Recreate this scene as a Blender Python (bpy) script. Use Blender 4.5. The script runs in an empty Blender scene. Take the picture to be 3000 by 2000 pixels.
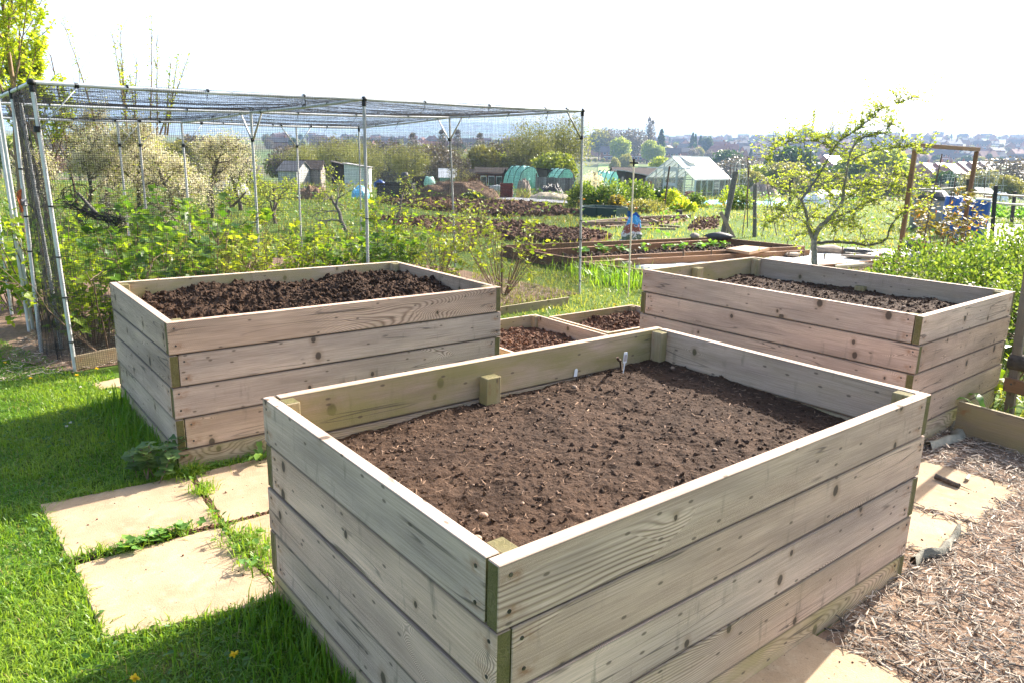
import bpy, math, random
import numpy as np
rng = np.random.default_rng(11); random.seed(11)
S = bpy.context.scene; COL = S.collection
rad = math.radians
PI = math.pi

# ------------------------------------------------------------------ camera model (solved from the three raised beds)
FPX = 2170.6; PITCH = rad(14.0035); ROLL = rad(1.4536); CZ = 1.82
FW = np.array([0, math.cos(PITCH), -math.sin(PITCH)]); _r0 = np.array([1., 0, 0]); _u0 = np.cross(_r0, FW)
RT = math.cos(ROLL)*_r0 + math.sin(ROLL)*_u0; UP = -math.sin(ROLL)*_r0 + math.cos(ROLL)*_u0
def ray(x, y): return FW + RT*(x-1500)/FPX - UP*(y-1000)/FPX
def G(x, y, z=0.0):                       # photo point -> point at height z
    d = ray(x, y); return np.array([0, 0, CZ]) + d*((z-CZ)/d[2])
def D(x, y, Y):                           # photo point -> point at distance Y
    d = ray(x, y); return np.array([0, 0, CZ]) + d*(Y/d[1])

# ------------------------------------------------------------------ noise in numpy
def _h(ix, iy, s):
    n = (ix.astype(np.int64)*374761393 + iy.astype(np.int64)*668265263 + s*974711) & 0xffffffff
    n = ((n ^ (n >> 13))*1274126177) & 0xffffffff
    return ((n ^ (n >> 16)) & 0xffff)/65535.0
def vnoise(x, y, s=0):
    x = np.asarray(x, float); y = np.asarray(y, float)
    ix = np.floor(x); iy = np.floor(y); fx = x-ix; fy = y-iy
    fx = fx*fx*(3-2*fx); fy = fy*fy*(3-2*fy)
    return (_h(ix, iy, s)*(1-fx)+_h(ix+1, iy, s)*fx)*(1-fy) + (_h(ix, iy+1, s)*(1-fx)+_h(ix+1, iy+1, s)*fx)*fy
def fbm(x, y, o=4, s=0, g=.5):
    a = 1; t = 0; n = 0
    for k in range(o):
        t = t + a*vnoise(x*2**k, y*2**k, s+k*17); n += a; a *= g
    return t/n

# ------------------------------------------------------------------ mesh builder
class MB:
    def __init__(s): s.V = []; s.n = 0; s.F = []; s.M = []; s.T = []
    def add(s, V, F, m=0, t=None):
        V = np.asarray(V, float).reshape(-1, 3)
        if isinstance(F, np.ndarray) and F.ndim == 2: F = [F]
        else:
            by = {}
            for f in F: by.setdefault(len(f), []).append(f)
            F = [np.array(v) for v in by.values()]
        for f in F:
            s.F.append(f + s.n); k = len(f)
            s.M.append(np.full(k, m) if np.isscalar(m) else np.asarray(m))
            if t is None: s.T.append(np.full(k, random.random()))
            elif np.isscalar(t): s.T.append(np.full(k, float(t)))
            else: s.T.append(np.asarray(t, float))
        s.V.append(V); s.n += len(V); return s
    def box(s, c, size, rz=0, m=0, t=None, R=None, bev=0.0):
        a = np.array(size)/2.0
        if bev > 0:
            b = min(bev, a.min()*.9); P = []; 
            for sx in (-1, 1):
                for sy in (-1, 1):
                    for sz in (-1, 1):
                        q = np.array([sx, sy, sz])*a
                        for ax in range(3):
                            w = q.copy()
                            for o in range(3):
                                if o != ax: w[o] -= np.sign(w[o])*b
                            P.append(w)
            P = np.array(P); F = []
            def vi(sx, sy, sz, ax): return ((sx > 0)*4+(sy > 0)*2+(sz > 0))*3+ax
            for ax in range(3):
                o1, o2 = [(1, 2), (0, 2), (0, 1)][ax]
                for sg in (-1, 1):
                    loop = []
                    for (p, q) in ((-1, -1), (1, -1), (1, 1), (-1, 1)):
                        k = [0, 0, 0]; k[ax] = sg; k[o1] = p; k[o2] = q; loop.append(vi(*k, ax))
                    F.append(loop)
                for p in (-1, 1):
                    for q in (-1, 1):
                        k0 = [0, 0, 0]; k0[o1] = p; k0[o2] = q; k1 = list(k0); k0[ax] = -1; k1[ax] = 1
                        F.append([vi(*k0, o1), vi(*k1, o1), vi(*k1, o2), vi(*k0, o2)])
            for sx in (-1, 1):
                for sy in (-1, 1):
                    for sz in (-1, 1): F.append([vi(sx, sy, sz, 0), vi(sx, sy, sz, 1), vi(sx, sy, sz, 2)])
        else:
            P = np.array([[x, y, z] for x in (-1, 1) for y in (-1, 1) for z in (-1, 1)])*a
            F = [[0, 1, 3, 2], [4, 6, 7, 5], [0, 4, 5, 1], [2, 3, 7, 6], [0, 2, 6, 4], [1, 5, 7, 3]]
        if R is None:
            c_, s_ = math.cos(rz), math.sin(rz); R = np.array([[c_, -s_, 0], [s_, c_, 0], [0, 0, 1]])
        return s.add(P @ np.asarray(R).T + np.array(c), F, m, t)
    def beam(s, p, q, w, h, m=0, t=None, bev=0.0, up=(0, 0, 1)):
        p = np.array(p, float); q = np.array(q, float); x = q-p; L = np.linalg.norm(x); x = x/L
        y = np.cross(up, x); ny = np.linalg.norm(y); y = y/ny if ny > 1e-6 else np.array([0, 1., 0]); z = np.cross(x, y)
        return s.box((p+q)/2, (L, w, h), R=np.stack([x, y, z], 1), m=m, t=t, bev=bev)
    def tube(s, pts, r, n=6, m=0, t=None, cap=True):
        pts = np.asarray(pts, float); k = len(pts); r = np.full(k, r) if np.isscalar(r) else np.asarray(r, float)
        tg = np.gradient(pts, axis=0); tg /= np.linalg.norm(tg, axis=1)[:, None]+1e-12
        a = np.array([0, 0, 1.]) if abs(tg[0][2]) < .9 else np.array([1., 0, 0])
        N = []
        for i in range(k):
            a = a - tg[i]*(a @ tg[i]); a = a/(np.linalg.norm(a)+1e-12); N.append(a.copy())
        N = np.array(N); B = np.cross(tg, N); th = np.arange(n)*2*PI/n
        V = pts[:, None, :] + r[:, None, None]*(np.cos(th)[None, :, None]*N[:, None, :] + np.sin(th)[None, :, None]*B[:, None, :])
        i = np.arange(k-1)[:, None]*n; j = np.arange(n)[None, :]; j2 = (j+1) % n
        F = np.stack([i+j, i+j2, i+n+j2, i+n+j], -1).reshape(-1, 4)
        s.add(V.reshape(-1, 3), F, m, t)
        if cap and n > 2:
            s.add(V[0], [list(range(n))[::-1]], m, t); s.add(V[-1], [list(range(n))], m, t)
        return s
    def inst(s, TV, TF, pos, scale, Rm, m=0, t=None):    # many copies of a small template
        n = len(pos); k = len(TV); sc = np.asarray(scale, float)
        sc = sc.reshape(n, 1, -1) if sc.ndim > 1 else sc.reshape(n, 1, 1)
        V = np.einsum('nij,nkj->nki', Rm, TV[None]*sc) + np.asarray(pos)[:, None, :]
        tt = rng.random(n) if t is None else np.asarray(t, float)
        if isinstance(TF, np.ndarray): TF = [TF]
        off = (np.arange(n)*k)[:, None, None]; b = s.n
        s.V.append(V.reshape(-1, 3)); s.n += n*k
        for f in TF:
            s.F.append((f[None]+off).reshape(-1, f.shape[1]) + b); s.M.append(np.full(n*len(f), m)); s.T.append(np.repeat(tt, len(f)))
        return s
    def lathe(s, prof, n=24, m=0, t=None, c=(0, 0, 0)):
        prof = np.array(prof, float); k = len(prof); th = np.arange(n)*2*PI/n
        V = np.stack([prof[:, 0][:, None]*np.cos(th), prof[:, 0][:, None]*np.sin(th), np.repeat(prof[:, 1][:, None], n, 1)], -1)
        i = np.arange(k-1)[:, None]*n; j = np.arange(n)[None]; j2 = (j+1) % n
        return s.add(V.reshape(-1, 3)+np.array(c), np.stack([i+j, i+j2, i+n+j2, i+n+j], -1).reshape(-1, 4), m, t)
    def grid(s, P, m=0, t=None):                          # P (a,b,3)
        a, b, _ = P.shape; i = np.arange(a-1)[:, None]*b; j = np.arange(b-1)[None]
        return s.add(P.reshape(-1, 3), np.stack([i+j, i+b+j, i+b+j+1, i+j+1], -1).reshape(-1, 4), m, t)
    def build(s, name, mats, parent=None, smooth=False, loc=None):
        if not isinstance(mats, (list, tuple)): mats = [mats]
        V = np.concatenate(s.V) if s.V else np.zeros((0, 3))
        o = raw_mesh(name, V, s.F, s.M, {'tint': np.concatenate(s.T)} if s.T else {}, mats, parent, smooth, loc)
        return o

def raw_mesh(name, V, F, M, fattr, mats, parent=None, smooth=False, loc=None, uvs=None):
    me = bpy.data.meshes.new(name)
    if parent is not None: V = V - np.array(ORIG.get(parent.name, (0, 0, 0)))
    elif loc is not None: V = V - np.array(loc)
    li = np.concatenate([f.reshape(-1) for f in F]).astype(np.int32)
    tot = np.concatenate([np.full(len(f), f.shape[1]) for f in F]); st = np.concatenate([[0], np.cumsum(tot)[:-1]]).astype(np.int32)
    me.vertices.add(len(V)); me.vertices.foreach_set('co', V.astype(np.float32).reshape(-1))
    me.loops.add(len(li)); me.loops.foreach_set('vertex_index', li)
    me.polygons.add(len(st)); me.polygons.foreach_set('loop_start', st)
    me.polygons.foreach_set('material_index', np.concatenate(M).astype(np.int32))
    me.polygons.foreach_set('use_smooth', np.full(len(st), smooth))
    me.update(calc_edges=True)
    for k, v in fattr.items():
        a = me.attributes.new(k, 'FLOAT', 'FACE'); a.data.foreach_set('value', v.astype(np.float32))
    if uvs:
        for k, v in uvs.items():
            u = me.uv_layers.new(name=k); u.data.foreach_set('uv', v.astype(np.float32).reshape(-1))
    for m in mats: me.materials.append(m)
    o = bpy.data.objects.new(name, me); COL.objects.link(o)
    if parent is not None: o.parent = parent
    elif loc is not None: o.location = loc
    return o

ORIG = {}          # world origin of Empties built in world coordinates
def tag(o, label=None, cat=None, group=None, kind=None):
    if label: o['label'] = label
    if cat: o['category'] = cat
    if group: o['group'] = group
    if kind: o['kind'] = kind
    return o
def thing(name, label, cat, loc=(0, 0, 0), group=None, local=False):
    o = bpy.data.objects.new(name, None); COL.objects.link(o); o.location = [float(v) for v in loc]
    o.empty_display_size = .1
    ORIG[o.name] = (0, 0, 0) if local else tuple(loc)
    return tag(o, label, cat, group)
KIDS = {}
def copy_tree(o, loc=None, rz=None, sc=None, label=None):
    c = o.copy(); COL.objects.link(c)
    if loc is not None: c.location = [float(v) for v in loc]
    if rz is not None: c.rotation_euler = (0, 0, rz)
    if sc is not None: c.scale = sc if hasattr(sc, '__len__') else (sc, sc, sc)
    if label: c['label'] = label
    for ch in list(o.children):
        k = ch.copy(); COL.objects.link(k); k.parent = c
        for g in list(ch.children):
            q = g.copy(); COL.objects.link(q); q.parent = k
    return c

# ------------------------------------------------------------------ materials
class N:
    def __init__(s, name):
        s.m = bpy.data.materials.new(name); s.m.use_nodes = True; s.t = s.m.node_tree; s.t.nodes.clear()
    def n(s, typ, ins=None, **kw):
        nd = s.t.nodes.new(typ)
        for k, v in kw.items(): setattr(nd, k, v)
        for k, v in (ins or {}).items():
            so = nd.inputs[k]
            if isinstance(v, bpy.types.NodeSocket): s.t.links.new(v, so)
            else: so.default_value = v
        return nd
    def math(s, op, a, b=0.0, c=0.0, clamp=False):
        nd = s.n('ShaderNodeMath', {0: a, 1: b, 2: c}, operation=op, use_clamp=clamp); return nd.outputs[0]
    def mix(s, f, a, b, bl='MIX'):
        nd = s.t.nodes.new('ShaderNodeMix'); nd.data_type = 'RGBA'; nd.blend_type = bl
        for so, v in ((nd.inputs[0], f), (nd.inputs[6], a), (nd.inputs[7], b)):
            if isinstance(v, bpy.types.NodeSocket): s.t.links.new(v, so)
            else: so.default_value = v if not hasattr(v, '__len__') else (*v[:3], 1)
        return nd.outputs[2]
    def ramp(s, f, a, b, lo=0., hi=1.):
        return s.n('ShaderNodeMapRange', {0: f, 1: a, 2: b, 3: lo, 4: hi}).outputs[0]
    def noise(s, vec, scale, detail=3, rough=.55, dim='3D', dist=0.):
        return s.n('ShaderNodeTexNoise', {'Vector': vec, 'Scale': scale, 'Detail': detail, 'Roughness': rough, 'Distortion': dist}, noise_dimensions=dim).outputs[0]
    def attr(s, name): return s.n('ShaderNodeAttribute', attribute_name=name).outputs['Fac']
    def pos(s): return s.n('ShaderNodeTexCoord').outputs['Object']
    def out(s, sh): s.n('ShaderNodeOutputMaterial', {'Surface': sh}); return s.m
    def bsdf(s, col, rough=.8, metal=0., bump=None, bstr=.3, bdist=.01, spec=.3, **kw):
        ins = {'Base Color': col if isinstance(col, bpy.types.NodeSocket) else (*col[:3], 1), 'Roughness': rough, 'Metallic': metal, 'Specular IOR Level': spec}
        ins.update(kw)
        if bump is not None: ins['Normal'] = s.n('ShaderNodeBump', {'Height': bump, 'Strength': bstr, 'Distance': bdist}).outputs[0]
        return s.n('ShaderNodeBsdfPrincipled', ins).outputs[0]

def simple(name, c1, c2=None, rough=.8, scale=6, metal=0., bstr=.25, bdist=.01, tint=.4, spec=.3, detail=4):
    g = N(name); c2 = c2 or tuple(v*.6 for v in c1); p = g.pos()
    f = g.ramp(g.noise(p, scale, detail), .3, .7)
    c = g.mix(f, c1, c2); tv = g.ramp(g.attr('tint'), 0, 1, 1-tint, 1+tint)
    c = g.mix(1.0, c, g.n('ShaderNodeCombineColor', {0: tv, 1: tv, 2: tv}).outputs[0], 'MULTIPLY')
    return g.out(g.bsdf(c, rough, metal, g.noise(p, scale*6, 3), bstr, bdist, spec))

def leafmat(name, a, b, trans=.45, tcol=None, rough=.45, spec=.35, tgain=1.6, yel=.5):
    g = N(name); f = g.attr('tint'); c = g.mix(f, a, b)
    tc = g.mix(1.0, c, (tgain*1.15, tgain*1.1, tgain*yel), 'MULTIPLY')
    d = g.bsdf(c, rough, spec=spec); t = g.n('ShaderNodeBsdfTranslucent', {'Color': tc}).outputs[0]
    return g.out(g.n('ShaderNodeMixShader', {0: trans, 1: d, 2: t}).outputs[0])

def woodmat(name, pale, dark, algae=(.31, .275, .085), knots=1.0, grain=1.0):
    g = N(name)
    uv = g.n('ShaderNodeUVMap', uv_map='wood').outputs[0]; ends = g.n('ShaderNodeUVMap', uv_map='ends').outputs[0]
    sx = g.n('ShaderNodeSeparateXYZ', {0: uv}); u, v = sx.outputs[0], sx.outputs[1]
    se = g.n('ShaderNodeSeparateXYZ', {0: ends}); eu, ev = se.outputs[0], se.outputs[1]
    pl = g.attr('pl'); alg = g.attr('alg')
    def sc(a, b, ofs=0.): return g.n('ShaderNodeCombineXYZ', {0: g.math('MULTIPLY', u, a), 1: g.math('MULTIPLY', v, b), 2: ofs}).outputs[0]
    big = g.noise(sc(.55, 3.0), 1.0, 2); med = g.noise(sc(2.5, 14.), 1.0, 2)
    vw = g.math('ADD', v, g.math('ADD', g.math('MULTIPLY', g.math('SUBTRACT', big, .5), .20), g.math('MULTIPLY', g.math('SUBTRACT', med, .5), .022)))
    # knots
    vor = g.n('ShaderNodeTexVoronoi', {'Vector': sc(2.1, 7.0), 'Scale': 1.0, 'Randomness': 1.0}, voronoi_dimensions='2D', feature='F1')
    dn = vor.outputs['Distance']; rc = g.n('ShaderNodeSeparateColor', {0: vor.outputs['Color']})
    keep = g.math('GREATER_THAN', rc.outputs[0], .55)
    dl = g.n('ShaderNodeVectorMath', {0: sc(2.1, 7.0), 1: vor.outputs['Position']}, operation='SUBTRACT').outputs[0]
    dx = g.n('ShaderNodeSeparateXYZ', {0: dl})
    kr = g.math('SQRT', g.math('ADD', g.math('POWER', g.math('MULTIPLY', dx.outputs[0], 1/2.1), 2.), g.math('POWER', g.math('MULTIPLY', dx.outputs[1], .75/7.0), 2.)))
    krad = g.ramp(rc.outputs[1], 0, 1, .006, .021)
    kr = g.math('ADD', kr, g.math('MULTIPLY', g.math('SUBTRACT', g.noise(sc(60, 60), 1., 2), .5), .006))
    core = g.math('MULTIPLY', g.ramp(g.math('DIVIDE', kr, krad), 1.15, .8), keep)
    ring = g.math('MULTIPLY', g.ramp(g.math('DIVIDE', kr, krad), 2.6, 1.0), keep)
    swirl = g.math('MULTIPLY', g.math('EXPONENT', g.math('MULTIPLY', g.math('POWER', dn, 2.), -14.)), g.math('MULTIPLY', keep, .042))
    w = g.math('ADD', vw, swirl)
    den = g.ramp(g.noise(sc(.3, 1.2, 3.), 1., 1), .3, .7, 52., 95.)
    s1 = g.math('SINE', g.math('MULTIPLY', w, g.math('MULTIPLY', den, 2*PI)))
    gl = g.math('POWER', g.ramp(s1, -1, 1), 2.2)
    gl = g.math('MULTIPLY', gl, g.ramp(g.noise(sc(1.4, 9., 7.), 1., 2), .32, .6, .42, 1.))
    fib = g.noise(sc(4., 170.), 1.0, 3, .75)
    c = g.mix(g.math('MULTIPLY', gl, .92*grain), pale, dark)
    c = g.mix(g.math('MULTIPLY', g.ramp(fib, .36, .70), .52), c, dark)
    # weather: grey / pink / tan per plank and in broad patches
    pt = g.mix(g.ramp(pl, 0, 1), (.90, .90, .93), (1.12, .97, .88)); c = g.mix(.8, c, g.mix(1., c, pt, 'MULTIPLY'))
    br = g.noise(sc(1.1, 5., 11.), 1., 3); c = g.mix(1., c, g.mix(g.ramp(br, .3, .72), (.66, .655, .67), (1.14, 1.12, 1.10)), 'MULTIPLY')
    # dark smudges and tears across the board
    sm = g.noise(sc(17., 3.2, 5.), 1., 4, .6); sm = g.math('MULTIPLY', g.ramp(sm, .58, .72), g.ramp(g.noise(sc(.8, 4., 61.), 1., 1), .46, .62, 0., .75))
    c = g.mix(sm, c, (.13, .11, .085))
    c = g.mix(g.math('MULTIPLY', ring, .40*knots), c, (.25, .15, .085)); c = g.mix(g.math('MULTIPLY', core, .88*knots), c, (.060, .042, .034))
    # algae
    am = g.math('MULTIPLY', alg, g.ramp(g.noise(sc(2.2, 7., 21.), 1., 5, .62), .22, .60), clamp=True)
    c = g.mix(g.math('MULTIPLY', am, .78), c, g.mix(g.math('MULTIPLY', gl, .5), algae, tuple(x*.5 for x in algae)))
    # rust round the screws near the plank ends
    rn = g.noise(sc(26., 40., 2.), 1., 3)
    rm = g.math('MULTIPLY', g.ramp(g.math('ABSOLUTE', g.math('SUBTRACT', eu, .045)), .055, .008), g.ramp(rn, .40, .66), clamp=True)
    rm = g.math('MULTIPLY', rm, g.ramp(g.math('ABSOLUTE', g.math('SUBTRACT', g.math('ABSOLUTE', g.math('SUBTRACT', ev, .5)), .27)), .17, .05), clamp=True)
    c = g.mix(g.math('MULTIPLY', rm, .7), c, (.26, .115, .045))
    fr_ = g.math('FRACT', g.math('MULTIPLY', pl, 7.31)); bv = g.ramp(fr_, 0, 1, .80, 1.10); c = g.mix(1., c, g.n('ShaderNodeCombineColor', {0: bv, 1: bv, 2: bv}).outputs[0], 'MULTIPLY')
    ea = g.math('ABSOLUTE', g.math('SUBTRACT', ev, .5)); ed = g.math('MULTIPLY', g.ramp(ea, .45, .484, 0., .55), g.ramp(ea, .487, .493, 1., 0.)); c = g.mix(ed, c, (.10, .08, .055))  # plank edges darkened in the colour: seam dirt plus painted gap shade
    v2 = g.n('ShaderNodeTexVoronoi', {'Vector': sc(7.0, 15.0), 'Scale': 1.0}, voronoi_dimensions='2D', feature='F1'); r2 = g.n('ShaderNodeSeparateColor', {0: v2.outputs['Color']}); pk = g.math('MULTIPLY', g.ramp(v2.outputs['Distance'], .10, .055), g.math('GREATER_THAN', r2.outputs[0], .72)); c = g.mix(g.math('MULTIPLY', pk, .75*knots), c, (.10, .07, .05))
    # hairline checks
    ck = g.ramp(g.math('ABSOLUTE', g.math('SUBTRACT', g.noise(sc(.8, 16., 31.), 1., 1), .5)), .012, .003)
    ck = g.math('MULTIPLY', ck, g.ramp(g.noise(sc(1.5, 4., 41.), 1., 1), .52, .6)); c = g.mix(g.math('MULTIPLY', ck, .7), c, (.07, .055, .045))
    hgt = g.math('SUBTRACT', g.math('MULTIPLY', fib, .5), g.math('ADD', g.math('MULTIPLY', gl, .5), g.math('MULTIPLY', ck, 1.5)))
    return g.out(g.bsdf(c, .82, bump=hgt, bstr=.35, bdist=.004, spec=.25))

def endmat(name, c1, c2):
    g = N(name); p = g.pos(); r = g.noise(p, 22, 3, .5, dist=1.5)
    s = g.ramp(g.math('SINE', g.math('MULTIPLY', r, 60.)), -1, 1)
    f = g.ramp(g.noise(p, 9, 4), .35, .65)
    c = g.mix(g.math('MULTIPLY', s, .45), g.mix(f, c1, c2), tuple(v*.4 for v in c1))
    return g.out(g.bsdf(c, .9, bump=s, bstr=.3, bdist=.003))

M = {}
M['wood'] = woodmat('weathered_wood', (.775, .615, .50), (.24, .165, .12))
M['end'] = endmat('end_grain', (.125, .108, .032), (.18, .15, .07))
M['brownwood'] = woodmat('treated_brown_wood', (.35, .205, .118), (.185, .095, .05), algae=(.20, .14, .06), knots=.6)
M['brownend'] = endmat('brown_end_grain', (.22, .11, .05), (.30, .16, .08))
M['oldwood'] = woodmat('old_fence_wood', (.36, .30, .225), (.16, .125, .09))
M['screw'] = simple('screw_steel', (.10, .085, .075), rough=.5, metal=.6, scale=60)
M['alu'] = simple('aluminium_tube', (.64, .64, .635), (.50, .50, .49), rough=.42, metal=.08, scale=14, tint=.06, bstr=.05)
M['black'] = simple('black_plastic', (.014, .014, .015), rough=.45, scale=20, tint=.2)
M['net'] = simple('black_net', (.018, .018, .02), rough=.7, scale=20, tint=.2, bstr=0.)
M['bark'] = simple('bark', (.17, .135, .105), (.075, .06, .046), rough=.92, scale=16, bstr=.8, bdist=.02)
M['stem'] = simple('stem', (.30, .205, .13), (.15, .10, .07), rough=.85, scale=30, bstr=.4)
M['greybark'] = simple('grey_bark', (.33, .30, .265), (.15, .135, .12), rough=.92, scale=24, bstr=.9, bdist=.015)
M['grass'] = leafmat('grass_blades', (.085, .195, .013), (.25, .335, .045), .42, rough=.42, spec=.35, tgain=1.7)
M['roughgrass'] = leafmat('rough_grass_blades', (.12, .17, .03), (.29, .29, .085), .40, rough=.42)
M['lawnweed'] = leafmat('lawn_weed_leaves', (.045, .12, .018), (.09, .17, .03), .35)
M['drygrass'] = leafmat('dry_grass', (.25, .19, .08), (.22, .24, .06), .35)
M['currant'] = leafmat('currant_leaves', (.075, .17, .010), (.31, .37, .025), .50, rough=.4, spec=.35, tgain=1.95)
M['currant_dark'] = leafmat('dark_currant_leaves', (.045, .12, .012), (.17, .27, .03), .45, rough=.38, spec=.4, tgain=1.8)
M['gooseberry'] = leafmat('gooseberry_leaves', (.19, .27, .02), (.36, .40, .04), .5, tgain=1.7)
M['apple'] = leafmat('apple_leaves', (.16, .235, .03), (.36, .40, .075), .5, tgain=1.6)
M['willow'] = leafmat('young_tree_leaves', (.17, .26, .015), (.38, .42, .03), .5, tgain=2.0)
M['hedge'] = leafmat('hedge_leaves', (.04, .095, .015), (.20, .26, .05), .42, rough=.45, spec=.3, tgain=1.6)
M['blossom'] = leafmat('blossom', (.50, .46, .31), (.74, .70, .56), .35, tgain=1.2, yel=.9)
M['bronze'] = leafmat('bronze_leaves', (.10, .085, .02), (.26, .22, .04), .4)
M['dark_leaf'] = leafmat('dark_leaves', (.022, .06, .016), (.06, .115, .028), .25, tgain=1.3)
M['olive_leaf'] = leafmat('olive_twigs', (.19, .185, .065), (.31, .30, .11), .35, tgain=1.3)
M['willow_leaf'] = leafmat('hazy_willow_leaves', (.18, .20, .075), (.29, .295, .11), .4, tgain=1.2)
M['lime_leaf'] = leafmat('lime_leaves', (.20, .27, .04), (.33, .37, .07), .4, tgain=1.4)
M['greytwig'] = leafmat('bare_twigs', (.12, .095, .08), (.20, .165, .135), .2, tgain=1.1)
M['pinktwig'] = leafmat('reddish_twigs', (.20, .10, .08), (.28, .16, .12), .25, tgain=1.1)
M['crop'] = leafmat('crop_leaves', (.07, .19, .03), (.16, .28, .05), .4)
M['nettle'] = leafmat('nettle_leaves', (.07, .14, .04), (.15, .22, .07), .35)
M['yellow'] = leafmat('yellow_petals', (.75, .52, .01), (.85, .62, .02), .3, tgain=1.1)
M['white_petal'] = leafmat('white_petals', (.75, .74, .72), (.85, .84, .82), .3, tgain=1.0, yel=1.0)
M['orange_petal'] = leafmat('orange_petals', (.75, .25, .03), (.85, .38, .05), .3, tgain=1.1)
M['chip'] = simple('wood_chips', (.47, .385, .295), (.20, .155, .115), rough=.75, scale=40, tint=.85, bstr=.4)
M['debris'] = simple('bark_debris', (.23, .145, .09), (.12, .07, .045), rough=.9, scale=40, tint=.7)
M['pebble'] = simple('pebbles', (.28, .19, .13), (.20, .13, .09), rough=.75, scale=30, tint=.35)
M['white'] = simple('white_paint', (.78, .78, .77), (.70, .70, .69), rough=.6, scale=6, tint=.05)
M['concrete'] = simple('concrete', (.40, .38, .35), (.30, .28, .26), rough=.9, scale=5)
M['grey'] = simple('grey_sheet', (.28, .28, .29), (.20, .20, .21), rough=.6, scale=3)
M['tarp'] = simple('black_tarp', (.035, .037, .042), (.075, .077, .08), rough=.42, scale=3, bstr=.5, bdist=.05)
M['turq'] = leafmat('turquoise_net', (.36, .70, .62), (.50, .78, .71), .4, tgain=.9, yel=1.1)
M['blue'] = simple('blue_plastic', (.03, .11, .38), (.02, .075, .28), rough=.4, scale=4, tint=.15)
M['skyblue'] = simple('sky_blue_sheet', (.16, .55, .80), (.24, .63, .85), rough=.4, scale=3, tint=.1)
M['redshed'] = simple('red_stained_boards', (.17, .045, .036), (.11, .03, .026), rough=.8, scale=5)
M['darkshed'] = simple('dark_stained_boards', (.075, .058, .05), (.045, .036, .032), rough=.85, scale=5)
M['greyboard'] = simple('grey_boards', (.33, .29, .26), (.22, .19, .17), rough=.9, scale=7)
M['orangeboard'] = simple('orange_boards', (.42, .20, .10), (.32, .15, .08), rough=.85, scale=7)
M['roofing'] = simple('roofing_sheet', (.30, .285, .28), (.20, .19, .185), rough=.6, scale=3)
M['brick'] = simple('house_brick', (.36, .165, .11), (.27, .125, .085), rough=.9, scale=.6, tint=.25)
M['tile'] = simple('grey_roof_tiles', (.12, .10, .098), (.085, .072, .072), rough=.75, scale=.5, tint=.35, spec=.15)
M['redtile'] = simple('red_roof_tiles', (.28, .125, .09), (.20, .09, .07), rough=.75, scale=.5, tint=.25, spec=.15)
M['shinytile'] = simple('glazed_roof_tiles', (.42, .30, .26), (.36, .26, .22), rough=.3, scale=.5, tint=.15, spec=1.0)
M['render'] = simple('pale_render', (.66, .63, .58), (.58, .55, .5), rough=.85, scale=.6, tint=.15)
M['winglass'] = simple('window_glass', (.06, .07, .08), rough=.12, scale=1, tint=.2, spec=.6)
M['red'] = simple('red_bag', (.55, .05, .04), (.42, .04, .035), rough=.4, scale=8)
M['paleshelf'] = simple('pale_plastic', (.62, .62, .58), rough=.6, scale=8, tint=.25)
M['fleece'] = simple('white_fleece', (.72, .70, .68), (.60, .58, .56), rough=.9, scale=2.5, tint=.05, bstr=.6, bdist=.03)
M['stone'] = simple('stone', (.36, .29, .23), (.24, .19, .155), rough=.9, scale=9, tint=.3, bstr=.7)
M['slate'] = simple('slate', (.10, .10, .105), (.06, .06, .065), rough=.6, scale=9)
M['cane'] = simple('cane', (.62, .54, .40), (.50, .42, .30), rough=.6, scale=20)
M['rust'] = simple('rusty_iron', (.12, .075, .055), (.07, .045, .035), rough=.8, scale=20)
M['tubebeige'] = simple('beige_tube', (.45, .38, .26), (.36, .30, .21), rough=.55, scale=9)
M['membrane'] = simple('weed_membrane', (.24, .225, .17), (.15, .14, .11), rough=.8, scale=14, bstr=.5)
M['pondgreen'] = simple('dark_green_boards', (.035, .07, .06), (.025, .05, .045), rough=.6, scale=6)
M['twine'] = simple('orange_twine', (.85, .20, .06), rough=.7, scale=30)
M['clod'] = simple('soil_clods', (.082, .046, .028), (.048, .027, .016), rough=.95, scale=30, tint=.45, bstr=.6)
M['redclod'] = simple('red_soil_clods', (.15, .075, .042), (.09, .045, .026), rough=.95, scale=30, tint=.4, bstr=.6)

def soilmat(name, a, b, c, s=1.0):
    g = N(name); p = g.pos(); n1 = g.noise(p, 3.2*s, 5, .6); n2 = g.noise(p, 45*s, 4, .65); n3 = g.noise(p, 170*s, 2, .6)
    col = g.mix(g.ramp(n1, .35, .65), a, b); col = g.mix(g.math('MULTIPLY', g.ramp(n2, .45, .72), .75), col, c)
    col = g.mix(g.ramp(n3, .66, .74, 0, .55), col, (.30, .19, .12))
    h = g.math('ADD', n2, g.math('MULTIPLY', n3, .5))
    return g.out(g.bsdf(col, .95, bump=h, bstr=.7, bdist=.012, spec=.15))
M['soil'] = soilmat('dark_bed_soil', (.064, .036, .0215), (.038, .021, .0125), (.022, .012, .0075))
M['redsoil'] = soilmat('red_brown_soil', (.13, .062, .036), (.095, .046, .028), (.055, .027, .017))
M['mulch'] = soilmat('chip_mulch_floor', (.27, .18, .12), (.19, .125, .085), (.10, .065, .045), .6)
M['plough'] = soilmat('ploughed_earth', (.125, .058, .036), (.095, .043, .028), (.06, .027, .019), .25)

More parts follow.
